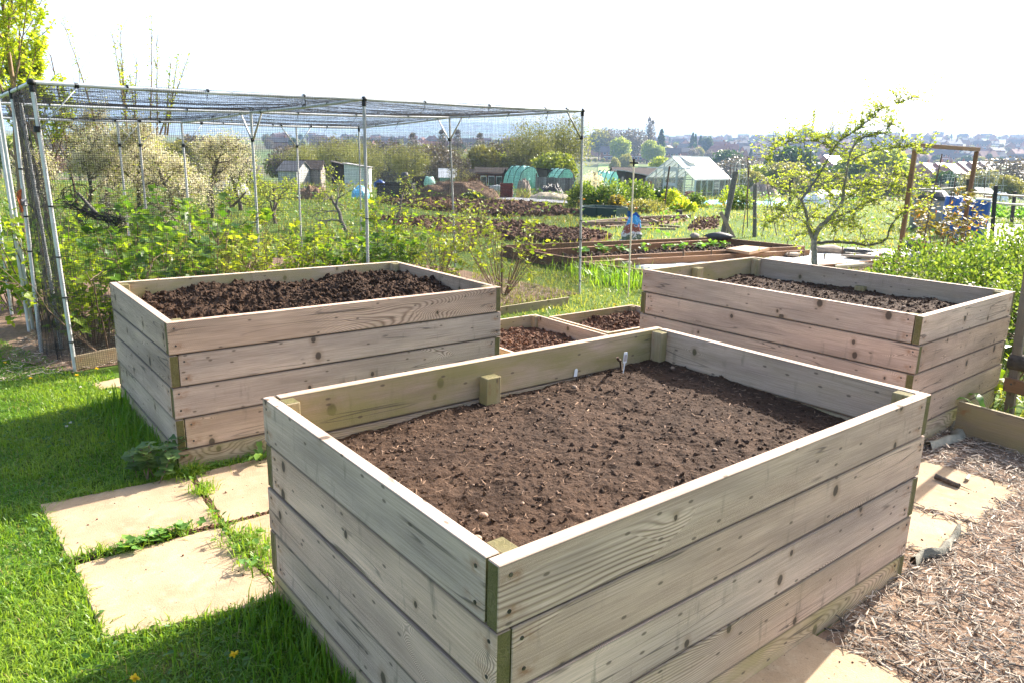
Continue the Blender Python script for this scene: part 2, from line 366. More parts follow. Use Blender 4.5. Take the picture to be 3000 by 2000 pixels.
def slabmat():
    g = N('sandstone_slab'); p = g.pos(); n1 = g.noise(p, 3, 5, .6); n2 = g.noise(p, 16, 4, .6)
    ck = g.n('ShaderNodeTexVoronoi', {'Vector': p, 'Scale': 130.}).outputs['Distance']
    c = g.mix(g.ramp(n1, .3, .7), (.44, .325, .21), (.32, .225, .135)); c = g.mix(g.ramp(n2, .52, .7, 0, .6), c, (.47, .37, .25))
    tv = g.ramp(g.attr('tint'), 0, 1, .9, 1.06); c = g.mix(1., c, g.n('ShaderNodeCombineColor', {0: tv, 1: tv, 2: tv}).outputs[0], 'MULTIPLY')
    c = g.mix(g.ramp(g.noise(p, 60, 2), .66, .74, 0, .6), c, (.14, .10, .06)); c = g.mix(g.ramp(g.noise(p, 5.5, 6, .7), .56, .70, 0, .5), c, (.25, .19, .125)); c = g.mix(g.ramp(g.noise(p, 210, 2), .45, .8, 0, .45), c, (.22, .155, .09))
    return g.out(g.bsdf(c, .9, bump=g.math('ADD', ck, n2), bstr=.25, bdist=.004, spec=.15))
M['slab'] = slabmat()

def groundmat():
    g = N('ground_turf'); p = g.pos(); n1 = g.noise(p, .35, 5, .6); n2 = g.noise(p, 3.5, 5, .65); n3 = g.noise(p, 40, 3, .6)
    y = g.n('ShaderNodeSeparateXYZ', {0: p}).outputs[1]
    c = g.mix(g.ramp(n2, .35, .65), (.058, .115, .014), (.105, .155, .025)); c = g.mix(g.ramp(n1, .55, .7, 0, .75), c, (.16, .15, .04))
    c = g.mix(g.ramp(n3, .5, .7, 0, .6), c, (.035, .06, .012))
    soil = g.math('MULTIPLY', g.ramp(g.noise(p, 1.1, 4, .6), .60, .68), .7); c = g.mix(soil, c, (.10, .06, .035))
    far = g.mix(g.ramp(g.noise(p, .012, 4, .6), .42, .58), (.10, .15, .035), (.15, .12, .07)); c = g.mix(g.ramp(y, 70., 200.), c, far)
    return g.out(g.bsdf(c, .95, bump=g.math('ADD', n2, n3), bstr=.5, bdist=.03, spec=.1))
M['ground'] = groundmat()

def glassmat(name, white, col=(.8, .82, .82)):
    g = N(name); t = g.n('ShaderNodeBsdfTransparent', {'Color': (.93, .96, .95, 1)}).outputs[0]
    gl = g.n('ShaderNodeBsdfGlossy', {'Roughness': .08, 'Color': (.9, .95, 1, 1)}).outputs[0]
    d = g.n('ShaderNodeBsdfTranslucent', {'Color': (*col, 1)}).outputs[0]; df = g.n('ShaderNodeBsdfDiffuse', {'Color': (*col, 1)}).outputs[0]
    w = g.n('ShaderNodeMixShader', {0: .45, 1: df, 2: d}).outputs[0]
    fr = g.n('ShaderNodeFresnel', {'IOR': 1.45}).outputs[0]
    a = g.n('ShaderNodeMixShader', {0: fr, 1: t, 2: gl}).outputs[0]
    dust = g.math('MULTIPLY', g.ramp(g.noise(g.pos(), 2.2, 4), .3, .7, .7, 1.3), white)
    return g.out(g.n('ShaderNodeMixShader', {0: dust, 1: a, 2: w}).outputs[0])
M['glass'] = glassmat('greenhouse_glass', .06); M['roofglass'] = glassmat('whitened_roof_glass', .88, (.88, .9, .9))
def bagmat():
    g = N('printed_compost_bag'); p = g.pos(); z = g.n('ShaderNodeSeparateXYZ', {0: p}).outputs[2]
    n = g.noise(p, 7, 2); zz = g.math('ADD', z, g.math('MULTIPLY', g.math('SUBTRACT', n, .5), .62))
    c = g.mix(g.math('GREATER_THAN', zz, .17), (.12, .17, .12), (.62, .60, .58)); c = g.mix(g.math('GREATER_THAN', zz, .25), c, (.30, .10, .07))
    c = g.mix(g.math('GREATER_THAN', zz, .42), c, (.06, .33, .68)); c = g.mix(g.ramp(g.noise(p, 22, 2), .62, .66), c, (.66, .65, .62))
    return g.out(g.bsdf(c, .35, bump=g.noise(p, 14, 3), bstr=.5, bdist=.02))
M['bag'] = bagmat()
HAZE = 0.0003; SUN = 5.0; EXPO = 1.85
# ================================================================== helpers for leaves and stems
def unit(v): v = np.asarray(v, float); return v/(np.linalg.norm(v, axis=-1, keepdims=True)+1e-12)
def leafrot(dirs, up=(0, 0, 1), rnd=.5):
    x = unit(dirs); z = np.asarray(up, float)[None] + rng.normal(0, rnd, x.shape); z = unit(z - x*np.sum(z*x, 1, keepdims=True)); y = np.cross(z, x)
    return np.stack([x, y, z], -1)
def rndrot(n):
    q = unit(rng.normal(size=(n, 4))); a, b, c, d = q.T
    return np.stack([np.stack([1-2*(c*c+d*d), 2*(b*c-a*d), 2*(b*d+a*c)], -1), np.stack([2*(b*c+a*d), 1-2*(b*b+d*d), 2*(c*d-a*b)], -1), np.stack([2*(b*d-a*c), 2*(c*d+a*b), 1-2*(b*b+c*c)], -1)], 1)
def hdirs(n, up=.15, sd=.35):
    a = rng.random(n)*2*PI; return np.stack([np.cos(a), np.sin(a), rng.normal(up, sd, n)], -1)
RHOMB = (np.array([[0, 0, 0], [.45, .27, .07], [1, 0, 0], [.45, -.27, .07]]), np.array([[0, 1, 2], [0, 2, 3]]))
OVAL = (np.array([[0, 0, 0], [.28, .27, .05], [.7, .24, .05], [1, 0, -.03], [.7, -.24, .05], [.28, -.27, .05]]), np.array([[0, 1, 2, 3], [0, 3, 4, 5]]))
_a = np.array([180, 138, 108, 78, 52, 22, 0, -22, -52, -78, -108, -138])*PI/180
_r = np.array([.12, .62, .50, .70, .52, .62, .80, .62, .52, .70, .50, .62])
LOBED = (np.concatenate([[[.35, 0, -.05]], np.stack([.40+_r*np.cos(_a), _r*np.sin(_a), .10*np.abs(np.sin(_a))*_r], -1)]), np.array([[0, 1+(i+1) % 12, 1+i] for i in range(12)]))
CARD = (np.array([[-.5, -.5, 0], [.5, -.5, 0.1], [.5, .5, 0], [-.5, .5, .1]]), np.array([[0, 1, 2, 3]]))
TWIG = (np.array([[0, -.018, 0], [0, .018, 0], [1, 0, 0], [.45, .0, 0], [.9, .28, .1], [.92, .25, .1]]), np.array([[0, 1, 2], [3, 5, 4]]))
def ico():
    t = (1+5**.5)/2
    v = unit(np.array([[-1, t, 0], [1, t, 0], [-1, -t, 0], [1, -t, 0], [0, -1, t], [0, 1, t], [0, -1, -t], [0, 1, -t], [t, 0, -1], [t, 0, 1], [-t, 0, -1], [-t, 0, 1]]))
    f = np.array([[0, 11, 5], [0, 5, 1], [0, 1, 7], [0, 7, 10], [0, 10, 11], [1, 5, 9], [5, 11, 4], [11, 10, 2], [10, 7, 6], [7, 1, 8], [3, 9, 4], [3, 4, 2], [3, 2, 6], [3, 6, 8], [3, 8, 9], [4, 9, 5], [2, 4, 11], [6, 2, 10], [8, 6, 7], [9, 8, 1]])
    return v, f
def ico2():
    v, f = ico(); V = list(map(tuple, v)); E = {}
    def mid(a, b):
        k = (min(a, b), max(a, b))
        if k not in E: E[k] = len(V); V.append(tuple(unit(np.array(V[a])+np.array(V[b]))))
        return E[k]
    F = []
    for a, b, c in f:
        x, y, z = mid(a, b), mid(b, c), mid(c, a); F += [[a, x, z], [b, y, x], [c, z, y], [x, y, z]]
    return np.array(V), np.array(F)
ICO = ico(); ICO2 = ico2()
def lump(amp=.3, tmpl=ICO): return tmpl[0]*(1+rng.normal(0, amp, (len(tmpl[0]), 1))), tmpl[1]
def inpoly(x, y, P):
    c = np.zeros(len(x), bool); j = len(P)-1
    for i in range(len(P)):
        xi, yi = P[i][0], P[i][1]; xj, yj = P[j][0], P[j][1]
        c ^= ((yi > y) != (yj > y)) & (x < (xj-xi)*(y-yi)/(yj-yi+1e-12)+xi); j = i
    return c
def sample(P, n):
    P = np.array(P)[:, :2]; lo, hi = P.min(0), P.max(0); out = np.zeros((0, 2))
    while len(out) < n:
        q = lo+(hi-lo)*rng.random((n*2, 2)); out = np.concatenate([out, q[inpoly(q[:, 0], q[:, 1], P)]])
    return out[:n]
def wig(p, q, n, amp):
    t = np.linspace(0, 1, n)[:, None]; P = np.array(p)*(1-t)+np.array(q)*t; k = rng.normal(0, amp, (n, 3)); k[0] = 0
    return P + np.cumsum(k, 0)*.6

# ================================================================== woodwork
class Wood:
    def __init__(s): s.V = []; s.n = 0; s.Q = []; s.uv = []; s.en = []; s.pl = []; s.al = []; s.C = []; s.cuv = []; s.cpl = []; s.S = MB()
    def plank(s, O, d, L, a, b, h, th, alg=0., c=.0028, bow=.002, seg=8, evmax=1.):
        # O: corner; d: along; a: through the thickness; b: across the face
        O = np.array(O, float); d, a, b = (np.array(v, float) for v in (d, a, b)); P = random.random()
        sec = np.array([(0, c), (0, h-c), (c, h), (th-c, h), (th, h-c), (th, c), (th-c, 0), (c, 0)])
        ins = np.array([(c, c*1.5), (c, h-c*1.5), (c*1.5, h-c), (th-c*1.5, h-c), (th-c, h-c*1.5), (th-c, c*1.5), (th-c*1.5, c), (c*1.5, c)])
        xs = np.concatenate([[0], np.linspace(c, L-c, seg+1), [L]]); k = len(xs)
        bw = random.uniform(-bow, bow)*np.sin(PI*xs/L)+rng.normal(0, .0005, k); bz = random.uniform(-.001, .001)*np.sin(PI*xs/L)
        SEC = np.repeat(sec[None], k, 0); SEC[0] = ins; SEC[-1] = ins
        V = O + xs[:, None, None]*d + (SEC[..., 0]+bw[:, None])[..., None]*a + (SEC[..., 1]+bz[:, None])[..., None]*b
        pv = np.concatenate([[0], np.cumsum(np.linalg.norm(np.diff(np.vstack([sec, sec[:1]]), axis=0), axis=1))]); us, vs = random.random()*40, random.random()*40
        for i in range(k-1):
            for j in range(8):
                j2 = (j+1) % 8; s.Q.append([s.n+i*8+j, s.n+i*8+j2, s.n+(i+1)*8+j2, s.n+(i+1)*8+j])
                s.uv += [(xs[i]+us, pv[j]+vs), (xs[i]+us, pv[j+1]+vs), (xs[i+1]+us, pv[j+1]+vs), (xs[i+1]+us, pv[j]+vs)]
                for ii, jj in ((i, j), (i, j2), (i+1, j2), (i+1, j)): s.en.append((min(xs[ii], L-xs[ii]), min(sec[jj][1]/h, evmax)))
                s.pl.append(P); s.al.append(alg if not hasattr(alg, '__len__') else (alg[1] if j in (3, 4, 5) else alg[0] if j != 2 else .08))
        for i, st in ((0, 1), (k-1, -1)):
            s.C.append([s.n+i*8+j for j in range(8)][::st]); s.cpl.append(P)
        s.V.append(V.reshape(-1, 3)); s.n += k*8
    def screw(s, p, nrm, r=.006):
        nrm = np.array(nrm, float); s.S.tube([np.array(p)-nrm*.004, np.array(p)+nrm*.0015], r, 8)
    def build(s, name, parent, wood='wood', end='end'):
        nq, nc = len(s.Q), len(s.C); V = np.concatenate(s.V); F = [np.array(s.Q), np.array(s.C)]; Mi = [np.zeros(nq, int), np.ones(nc, int)]
        uv = np.concatenate([np.array(s.uv), np.zeros((nc*8, 2))]); en = np.concatenate([np.array(s.en), np.ones((nc*8, 2))])
        pl = np.array(s.pl+s.cpl); al = np.array(s.al+[0.]*nc); tn = np.full(nq+nc, .5)
        if s.S.n:
            for f, t in zip(s.S.F, s.S.T):
                F.append(f+len(V)); Mi.append(np.full(len(f), 2)); z = np.zeros((f.size, 2)); uv = np.concatenate([uv, z]); en = np.concatenate([en, z+1])
                pl = np.concatenate([pl, np.zeros(len(f))]); al = np.concatenate([al, np.zeros(len(f))]); tn = np.concatenate([tn, t])
            V = np.concatenate([V]+s.S.V)
        return raw_mesh(name, V, F, Mi, {'pl': pl, 'alg': al, 'tint': tn}, [M[wood], M[end], M['screw']], parent, uvs={'wood': uv, 'ends': en})

Z = np.array([0, 0, 1.])
def frame(F, yaw):
    c, s = math.cos(yaw), math.sin(yaw); return np.array([F[0], F[1], 0.]), np.array([c, s, 0.]), np.array([-s, c, 0.])
def raised_bed(label, F, yaw, a, b, ztop, courses=5, h=.19, th=.046, wood='wood', end='end', group='weathered wooden raised beds', name='raised_bed', posts=True, mids=(), post_w=.07, screws=True):
    O, e1, e2 = frame(F, yaw); t = thing(name, label, 'raised bed' if courses > 1 else 'garden bed', tuple(O), group)
    R_, L_, B_ = O+a*e1, O+b*e2, O+a*e1+b*e2
    for si, (C0, d, nin, L) in enumerate(((O, e1, e2, a), (R_, e2, -e1, b), (B_, -e1, -e2, a), (L_, -e2, e1, b))):
        W = Wood()
        for c in range(courses):
            even = c % 2 == 0; u0, u1 = (0, L-th-.004) if even else (th+.004, L); u0 += random.uniform(-.003, .003); u1 += random.uniform(-.003, .003)
            z = ztop-(c+1)*h+.002; out = random.uniform(-.002, .003); P0 = C0+d*u0-nin*out; P0[2] = z
            alg = (.85 if c == courses-1 else (.22 if c == courses-2 else (.02 if c else .05)), (.30 if si == 1 else 1.) if c == 0 else .9)
            W.plank(P0, d, u1-u0, nin, Z, h-.007, th, alg, evmax=1. if c == 0 else .485+.5)  # lower boards carry the painted seam shade over their tops
            if screws:
                for uu in (.034, u1-u0-.034):
                    for zz in (.24, .77): W.screw(P0+d*(uu+random.uniform(-.006, .006))+Z*h*(zz+random.uniform(-.03, .03)), -nin)
        W.build('side_panel', t, wood, end)
    if posts:
        for C0, d, n2 in ((O, e1, e2), (R_, -e1, e2), (B_, -e1, -e2), (L_, e1, -e2)):
            W = Wood(); pz = ztop-random.uniform(.004, .014); w = post_w
            W.plank(C0+d*(th+.003)+n2*(th+.003)+Z*.0, Z, pz, d, n2, w, w*.8, .9, seg=3); W.build('corner_post', t, wood, end)
    for (side, u, dz) in mids:
        C0, d, nin = {'back': (L_, e1, -e2), 'right': (R_, e2, -e1)}[side]
        W = Wood(); W.plank(C0+d*u+nin*(th+.003), Z, ztop-dz, nin, d, .085, .06, 1., seg=3); W.build('support_post', t, wood, end)
    return t, O, e1, e2

def soil_bed(label, O, e1, e2, a, b, zf, amp, clods, csize, mat, cmat, th=.049, res=.012, debris=0, name='bed_soil', skirt=.35, pebbles=0):
    nu, nv = int((a-2*th)/res), int((b-2*th)/res)
    u = np.linspace(th, a-th, nu); v = np.linspace(th, b-th, nv); U, V_ = np.meshgrid(u, v, indexing='ij'); sd = random.randrange(9999)
    def hz(U, V_):
        n = fbm(U*7, V_*7, 5, sd, .62)-.5; n2 = fbm(U*28, V_*28, 3, sd+5, .7)-.5+1.5*(fbm(U*13, V_*13, 3, sd+7)-.5); big = fbm(U*2.2, V_*2.2, 2, sd+9)-.5
        return zf(U/a, V_/b)+amp*(n*1.3+n2*.45+big*(1.2 if amp < .04 else 2.2))
    P = O+U[..., None]*e1+V_[..., None]*e2; P[..., 2] = hz(U, V_); m = MB(); m.grid(P)
    for edge in (P[0], P[-1], P[:, 0], P[:, -1]):
        low = edge.copy(); low[:, 2] -= skirt; m.grid(np.stack([edge, low]))
    def scat(n, lo, hi, flat=.8):
        uu = rng.uniform(th+.01, a-th-.01, n); vv = rng.uniform(th+.01, b-th-.01, n); p = O+uu[:, None]*e1+vv[:, None]*e2; p[:, 2] = hz(uu, vv)
        return p, lo+(hi-lo)*rng.random(n)**4
    for k in range(8):
        n = clods//8; p, s = scat(n, csize[0], csize[1]); p[:, 2] += s*.25; m.inst(*lump(.26, ICO if k < 5 else ICO2), p, np.stack([s, s*rng.uniform(.6, 1, n), s*rng.uniform(.5, .8, n)], -1), rndrot(n), 1)
    if debris:
        p, s = scat(debris, .006, .034); p[:, 2] += .003; d = hdirs(debris, 0, .2)
        pr = np.array([[-.5, -.07, 0], [-.5, .07, 0], [.5, .05, 0], [.5, -.05, 0], [-.5, 0, .06], [.5, 0, .05]]); pf = [np.array([[0, 3, 5, 4], [1, 4, 5, 2], [0, 1, 2, 3]]), np.array([[0, 4, 1], [3, 2, 5]])]
        m.inst(pr, pf, p, np.stack([s, s*rng.uniform(.5, 1.8, debris), s], -1), leafrot(d, rnd=.3), 2)
    if pebbles:
        p, s = scat(pebbles, .006, .017); p[:, 2] += s*.3; m.inst(ICO2[0]*np.array([1, .8, .65]), ICO2[1], p, s, leafrot(hdirs(pebbles, 0, .1), rnd=.15), 3)
    o = m.build(name, [M[mat], M[cmat], M['debris'], M['pebble']]); tag(o, label, 'soil', 'soil filling the wooden beds', 'stuff'); return hz

YA, YB, YC = .6756, .6693, .6984
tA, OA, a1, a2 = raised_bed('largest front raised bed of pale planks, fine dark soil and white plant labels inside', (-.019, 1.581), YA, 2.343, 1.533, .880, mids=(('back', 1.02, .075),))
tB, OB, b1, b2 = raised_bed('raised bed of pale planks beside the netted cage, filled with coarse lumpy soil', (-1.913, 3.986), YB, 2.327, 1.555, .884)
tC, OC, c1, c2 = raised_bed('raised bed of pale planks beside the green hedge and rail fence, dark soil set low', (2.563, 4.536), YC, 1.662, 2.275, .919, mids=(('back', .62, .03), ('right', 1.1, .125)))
hzA = soil_bed('fine dark crumbly soil with chips and pebbles in the front raised bed', OA, a1, a2, 2.343, 1.533, lambda u, v: .675+.02*np.sin(u*PI)*np.sin(v*PI)+.025*(u*v)-.02*u*(1-v)-.015*v*(1-u)+.03*(1-u)*(1-v), .024, 3600, (.002, .012), 'soil', 'clod', debris=5200, res=.0062, pebbles=60)
hzB = soil_bed('coarse lumpy brown soil heaped in the raised bed beside the netted cage', OB, b1, b2, 2.327, 1.555, lambda u, v: .770+.02*np.sin(u*PI)+.018*u-.01*v, .080, 7500, (.003, .028), 'soil', 'soil', debris=1600, res=.010)
hzC = soil_bed('dark soil lying low in the raised bed beside the hedge', OC, c1, c2, 1.662, 2.275, lambda u, v: .745+.035*(1-v)*np.sin(u*PI)+.02*(1-v), .035, 3500, (.004, .016), 'soil', 'soil', debris=700, res=.013, pebbles=60)

# low beds between the raised beds
yD = rad(38.0)
P1 = G(1568, 920, .28); e1D = np.array([math.cos(yD), math.sin(yD), 0]); e2D = np.array([-math.sin(yD), math.cos(yD), 0]); P1[2] = 0
F1 = P1-e1D*1.12-e2D*1.34
raised_bed('low single-board bed of red-brown soil close to the lumpy-soil raised bed', F1, yD, 1.12, 1.34, .285, courses=1, h=.22, th=.03, group='low beds between the raised beds', name='low_bed', post_w=.055)
soil_bed('red-brown crumbly soil in the low bed close to the lumpy-soil raised bed', np.array([F1[0], F1[1], 0]), e1D, e2D, 1.12, 1.34, lambda u, v: .15+.02*np.sin(u*PI), .035, 2600, (.006, .03), 'redsoil', 'redclod', th=.034, debris=200)
P2_ = G(1851, 892, .28); P2_[2] = 0; F2 = P2_-e1D*1.20-e2D*.84
raised_bed('low single-board bed of red-brown soil at the foot of the hedge-side raised bed', F2, yD, 1.20, .84, .285, courses=1, h=.22, th=.03, group='low beds between the raised beds', name='low_bed', post_w=.055)
soil_bed('red-brown lumpy soil in the low bed at the foot of the hedge-side raised bed', np.array([F2[0], F2[1], 0]), e1D, e2D, 1.20, .84, lambda u, v: .16+.03*np.sin(u*PI), .05, 2600, (.006, .034), 'redsoil', 'redclod', th=.034, debris=150)

def board(label, p, q, ztop, h, th=.03, wood='oldwood', end='end', alg=.5, cat='edging board', group=None, name='edging_board'):
    p = np.array(p, float); q = np.array(q, float); d = q-p; d[2] = 0; L = np.linalg.norm(d); d /= L; n = np.cross(Z, d); t = thing(name, label, cat, (p[0], p[1], 0), group)
    W = Wood(); W.plank((p[0], p[1], ztop-h), d, L, n, Z, h, th, alg); W.build('board', t, wood, end); return t
board('grey edging board at the foot of the near cage corner pole', G(224, 1088), G(345, 1060), .13, .17)
board('grey edging board lying in the grass behind the low beds', G(1460, 925), G(1668, 893), .10, .14)
pR, qR = G(2808, 1176, .24), G(3120, 1260, .24)
board('brown board edge running from the hedge-side raised bed along the rail fence', pR, qR, .245, .27, alg=.6)

# rail fence at the right edge
t = thing('rail_fence', 'brown rail fence of a leaning post with a bark-covered log rail at the right edge', 'fence', tuple(G(2944, 1206)*[1, 1, 0]))
pb = G(2946, 1206, 0.05); d_ = unit(qR-pR); up_ = D(3004, 800, pb[1]+.05)
W = Wood(); W.plank(pb, unit(up_-pb), np.linalg.norm(up_-pb)*1.35, -np.cross(Z, d_), d_, .060, .04, .1, seg=6); W.build('post', t, 'oldwood', 'end')
W = Wood(); rr = D(2936, 1142, pb[1]-.05); W.plank(rr, unit(d_*[1, 1, 0]+[0, 0, -.03]), 1.3, np.cross(Z, d_), Z, .10, .035, .2); W.screw(rr+d_*.05+Z*.06-np.cross(Z, d_)*.0, -np.cross(Z, d_), .008); W.build('lower_rail', t, 'brownwood', 'brownend')
lg = D(2962, 1055, pb[1]+.02); m = MB(); k = 14; q = lg[None]+np.linspace(0, 1.25, k)[:, None]*d_+rng.normal(0, .004, (k, 3)); m.tube(q, .062+rng.normal(0, .004, k), 12); m.build('log_rail', M['bark'], t, True)

# paving slabs
def slab(label, quad, z=.012, th=.05, tilt=0):
    c = np.mean(quad, 0); q = np.array(quad)[:, :2]; area = sum(q[i-1][0]*q[i][1]-q[i][0]*q[i-1][1] for i in range(4))
    if area < 0: q = q[::-1]
    n = 12; o = MB(); pts = []
    for i in range(4):
        a, b = q[i], q[(i+1) % 4]
        for k in range(n):
            f = k/n; j = rng.normal(0, .0025, 2); pts.append(a*(1-f)+b*f+j-(a-c[:2])*(.012 if k == 0 else 0))
    pts = np.array(pts); K = len(pts); inn = pts+(c[:2]-pts)*.014; zz = z+tilt*(pts[:, 0]-c[0])
    V = np.concatenate([np.c_[inn, zz], np.c_[pts, zz-.007+rng.normal(0, .001, K)], np.c_[pts, zz-th]]); F = [list(range(K))]
    for i in range(K):
        j = (i+1) % K; F += [[i, K+i, K+j, j], [K+i, 2*K+i, 2*K+j, K+j]]
    o.add(V, F, 0, random.random()); ob = o.build('paving_slab', M['slab'], loc=(c[0], c[1], 0)); tag(ob, label, 'paving slab', 'sandstone paving slabs'); return q
Jx = G(652, 1534, .012); va = G(205, 1648, .012)-Jx; vb = G(556, 1392, .012)-Jx; g_ = .012
ua, ub = unit(va), unit(vb); la, lb = np.linalg.norm(va), np.linalg.norm(vb); uc = unit(G(835, 1755, .012)-Jx-ua*.02)
SL = []
SL.append(slab('cream paving slab with its far edge in the shade of the lumpy-soil raised bed, open lawn beside it', [Jx+ua*g_+ub*g_, G(205, 1644, .012)+ub*g_, G(112, 1476, .012), G(560, 1388, .012)+ua*g_]))
SL.append(slab('large sunlit cream paving slab ringed by grass near the front raised bed', [Jx+ua*g_-ub*g_, G(212, 1652, .012)-ub*g_, G(305, 1870, .012), G(842, 1750, .012)+ua*g_]))
SL.append(slab('cream paving slab against the base of the lumpy-soil raised bed, half behind the front bed', [Jx-ua*g_+ub*g_, G(560, 1388, .012)-ua*g_, G(556, 1388, .012)-ua*.80+ub*.05, Jx-ua*.80+ub*g_]))
SL.append(slab('cream paving slab mostly hidden behind the corner of the front raised bed', [Jx-ua*g_-ub*g_, G(842, 1750, .012)-ua*g_, G(842, 1750, .012)-ua*.62+ub*.1, Jx-ua*.62-ub*g_]))
SL.append(slab('cream paving slab with a bark stick lying on it', [G(2560, 1296, .012), G(2992, 1432, .012), G(2868, 1533, .012), G(2440, 1412, .012)]))
SL.append(slab('small cream paving slab with chip-covered edge beside the torn grey membrane', [G(2640, 1478, .010), G(2862, 1538, .010), G(2752, 1630, .010), G(2540, 1570, .010)]))
SL.append(slab('cream paving slab in wood chips at the foot of the front raised bed', [G(2379, 1852, .012), G(2120, 2034, .012), G(2450, 2200, .012), G(2740, 2024, .012)]))
SL.append(slab('small cream paving slab tucked between the two low beds', [G(1612, 928, .012), G(1700, 913, .012), G(1716, 927, .012), G(1650, 940, .012)]))
SL.append(slab('narrow cream slab in the grass by the edging board near the cage', [G(268, 1123, .012), G(350, 1105, .012), G(352, 1130, .012), G(296, 1140, .012)]))

# wood chip ground
CH = np.array([OA[:2]+a1[:2]*.35-a2[:2]*.02, G(1700, 2250)[:2], G(3500, 2250)[:2], (6.2, 3.2), (4.9, 4.6), qR[:2], pR[:2]+.01, (OC+c1*1.2)[:2], OC[:2], (OC+c2*1.1)[:2], (OA+a1*2.34+a2*1.5)[:2], (OA+a1*2.36)[:2]])
def sheet(name, poly, z, mat, label=None, kind='structure', jit=0.):
    P = np.array([[p[0], p[1], z] for p in poly])
    o = MB().add(P, [list(range(len(P)))]).build(name, M[mat]); tag(o, label, None, None, kind); return o
sheet('wood_chip_path', CH, .005, 'mulch')
def scatter_chips(name, label, poly, n, lo, hi, lift, mats=('chip',), avoid=(), zb=.008):
    p = sample(poly, n)
    for q in avoid: p = p[~inpoly(p[:, 0], p[:, 1], q)]
    n = len(p); ln = lo+(hi-lo)*rng.random(n)**1.8; d = hdirs(n, 0, .16)
    pr = np.array([[-.5, -.5, 0], [-.5, .5, 0], [.5, .35, 0], [.5, -.35, 0], [-.5, 0, .5], [.5, 0, .4]]); pf = [np.array([[0, 3, 5, 4], [1, 4, 5, 2], [0, 1, 2, 3]]), np.array([[0, 4, 1], [3, 2, 5]])]
    w = np.clip(ln*rng.uniform(.045, .17, n), .0022, .010); m = MB(); pos = np.c_[p, zb+rng.random(n)*lift+.006*fbm(p[:, 0]*4, p[:, 1]*4, 2)]
    m.inst(pr, pf, pos, np.stack([ln, w, w*rng.uniform(.4, .9, n)], -1), leafrot(d, rnd=.28)); o = m.build(name, M[mats[0]]); tag(o, label, 'wood chips', None, 'stuff'); return o
shr = lambda q, f: (np.array(q)[:, :2]-np.mean(np.array(q)[:, :2], 0))*f+np.mean(np.array(q)[:, :2], 0)
scatter_chips('wood_chips', 'pale shredded wood chips strewn over the ground beside the front raised bed', CH, 40000, .012, .080, .022, avoid=[shr(SL[4], .93), shr(SL[5], .86), shr(SL[6], .96)])

# stick, cork and torn membrane on the chips
def tubething(name, label, cat, pts, r, mat, n=8, group=None, part=False):
    m = MB(); m.tube(pts, r, n); c = np.mean(pts, 0); o = m.build(name, M[mat], loc=(pts[0][0], pts[0][1], pts[0][2]), smooth=True); tag(o, label, cat, group); return o
m = MB(); p, q = G(2741, 1394, .03), G(2813, 1421, .028); m.tube(wig(p, q, 8, .0012), [.0165, .0155, .015, .016, .015, .0145, .015, .015], 10); m.tube(wig((p+q)/2+[.02, -.01, 0], G(2850, 1437, .018), 6, .003), [.004, .0035, .003, .003, .002, .001], 5)
tag(m.build('stick', M['bark'], loc=tuple(p), smooth=True), 'short mossy bark stick lying on the paving slab', 'stick')
tubething('cork_stub', 'small pale wooden stub lying on the slab near the bark stick', 'wood stub', [G(2831, 1404, .024), G(2839, 1392, .03)], .011, 'tubebeige')
def ribbon(label, px, w, z=.02):
    P = np.array([G(x, y, z) for x, y in px]); t = np.linspace(0, 1, len(P)); tt = np.linspace(0, 1, 30); P = np.stack([np.interp(tt, t, P[:, i]) for i in range(3)], -1)
    tg = unit(np.gradient(P, axis=0)); sd = np.cross(Z, tg); ww = w*(1+.5*(vnoise(tt*7, tt*0+3, 5)-.5)); zz = .02+.045*vnoise(tt*6, tt*0, 8)
    rows = [P-sd*ww[:, None]*.5, P-sd*ww[:, None]*.2+Z*zz[:, None], P+sd*ww[:, None]*.2+Z*zz[:, None]*.8, P+sd*ww[:, None]*.55-Z*.012]
    m = MB(); m.grid(np.stack(rows)); o = m.build('membrane_strip', M['membrane'], loc=tuple(P[0]), smooth=True); tag(o, label, 'membrane', 'torn strips of weed membrane')
ribbon('torn grey membrane strip curling out of the chips at the small paving slab', [(2672, 1655), (2700, 1628), (2755, 1618), (2775, 1595), (2805, 1560)], .04)
ribbon('grey membrane strip at the base of the hedge-side raised bed', [(2715, 1312), (2760, 1296), (2805, 1282), (2812, 1258), (2795, 1250)], .075)

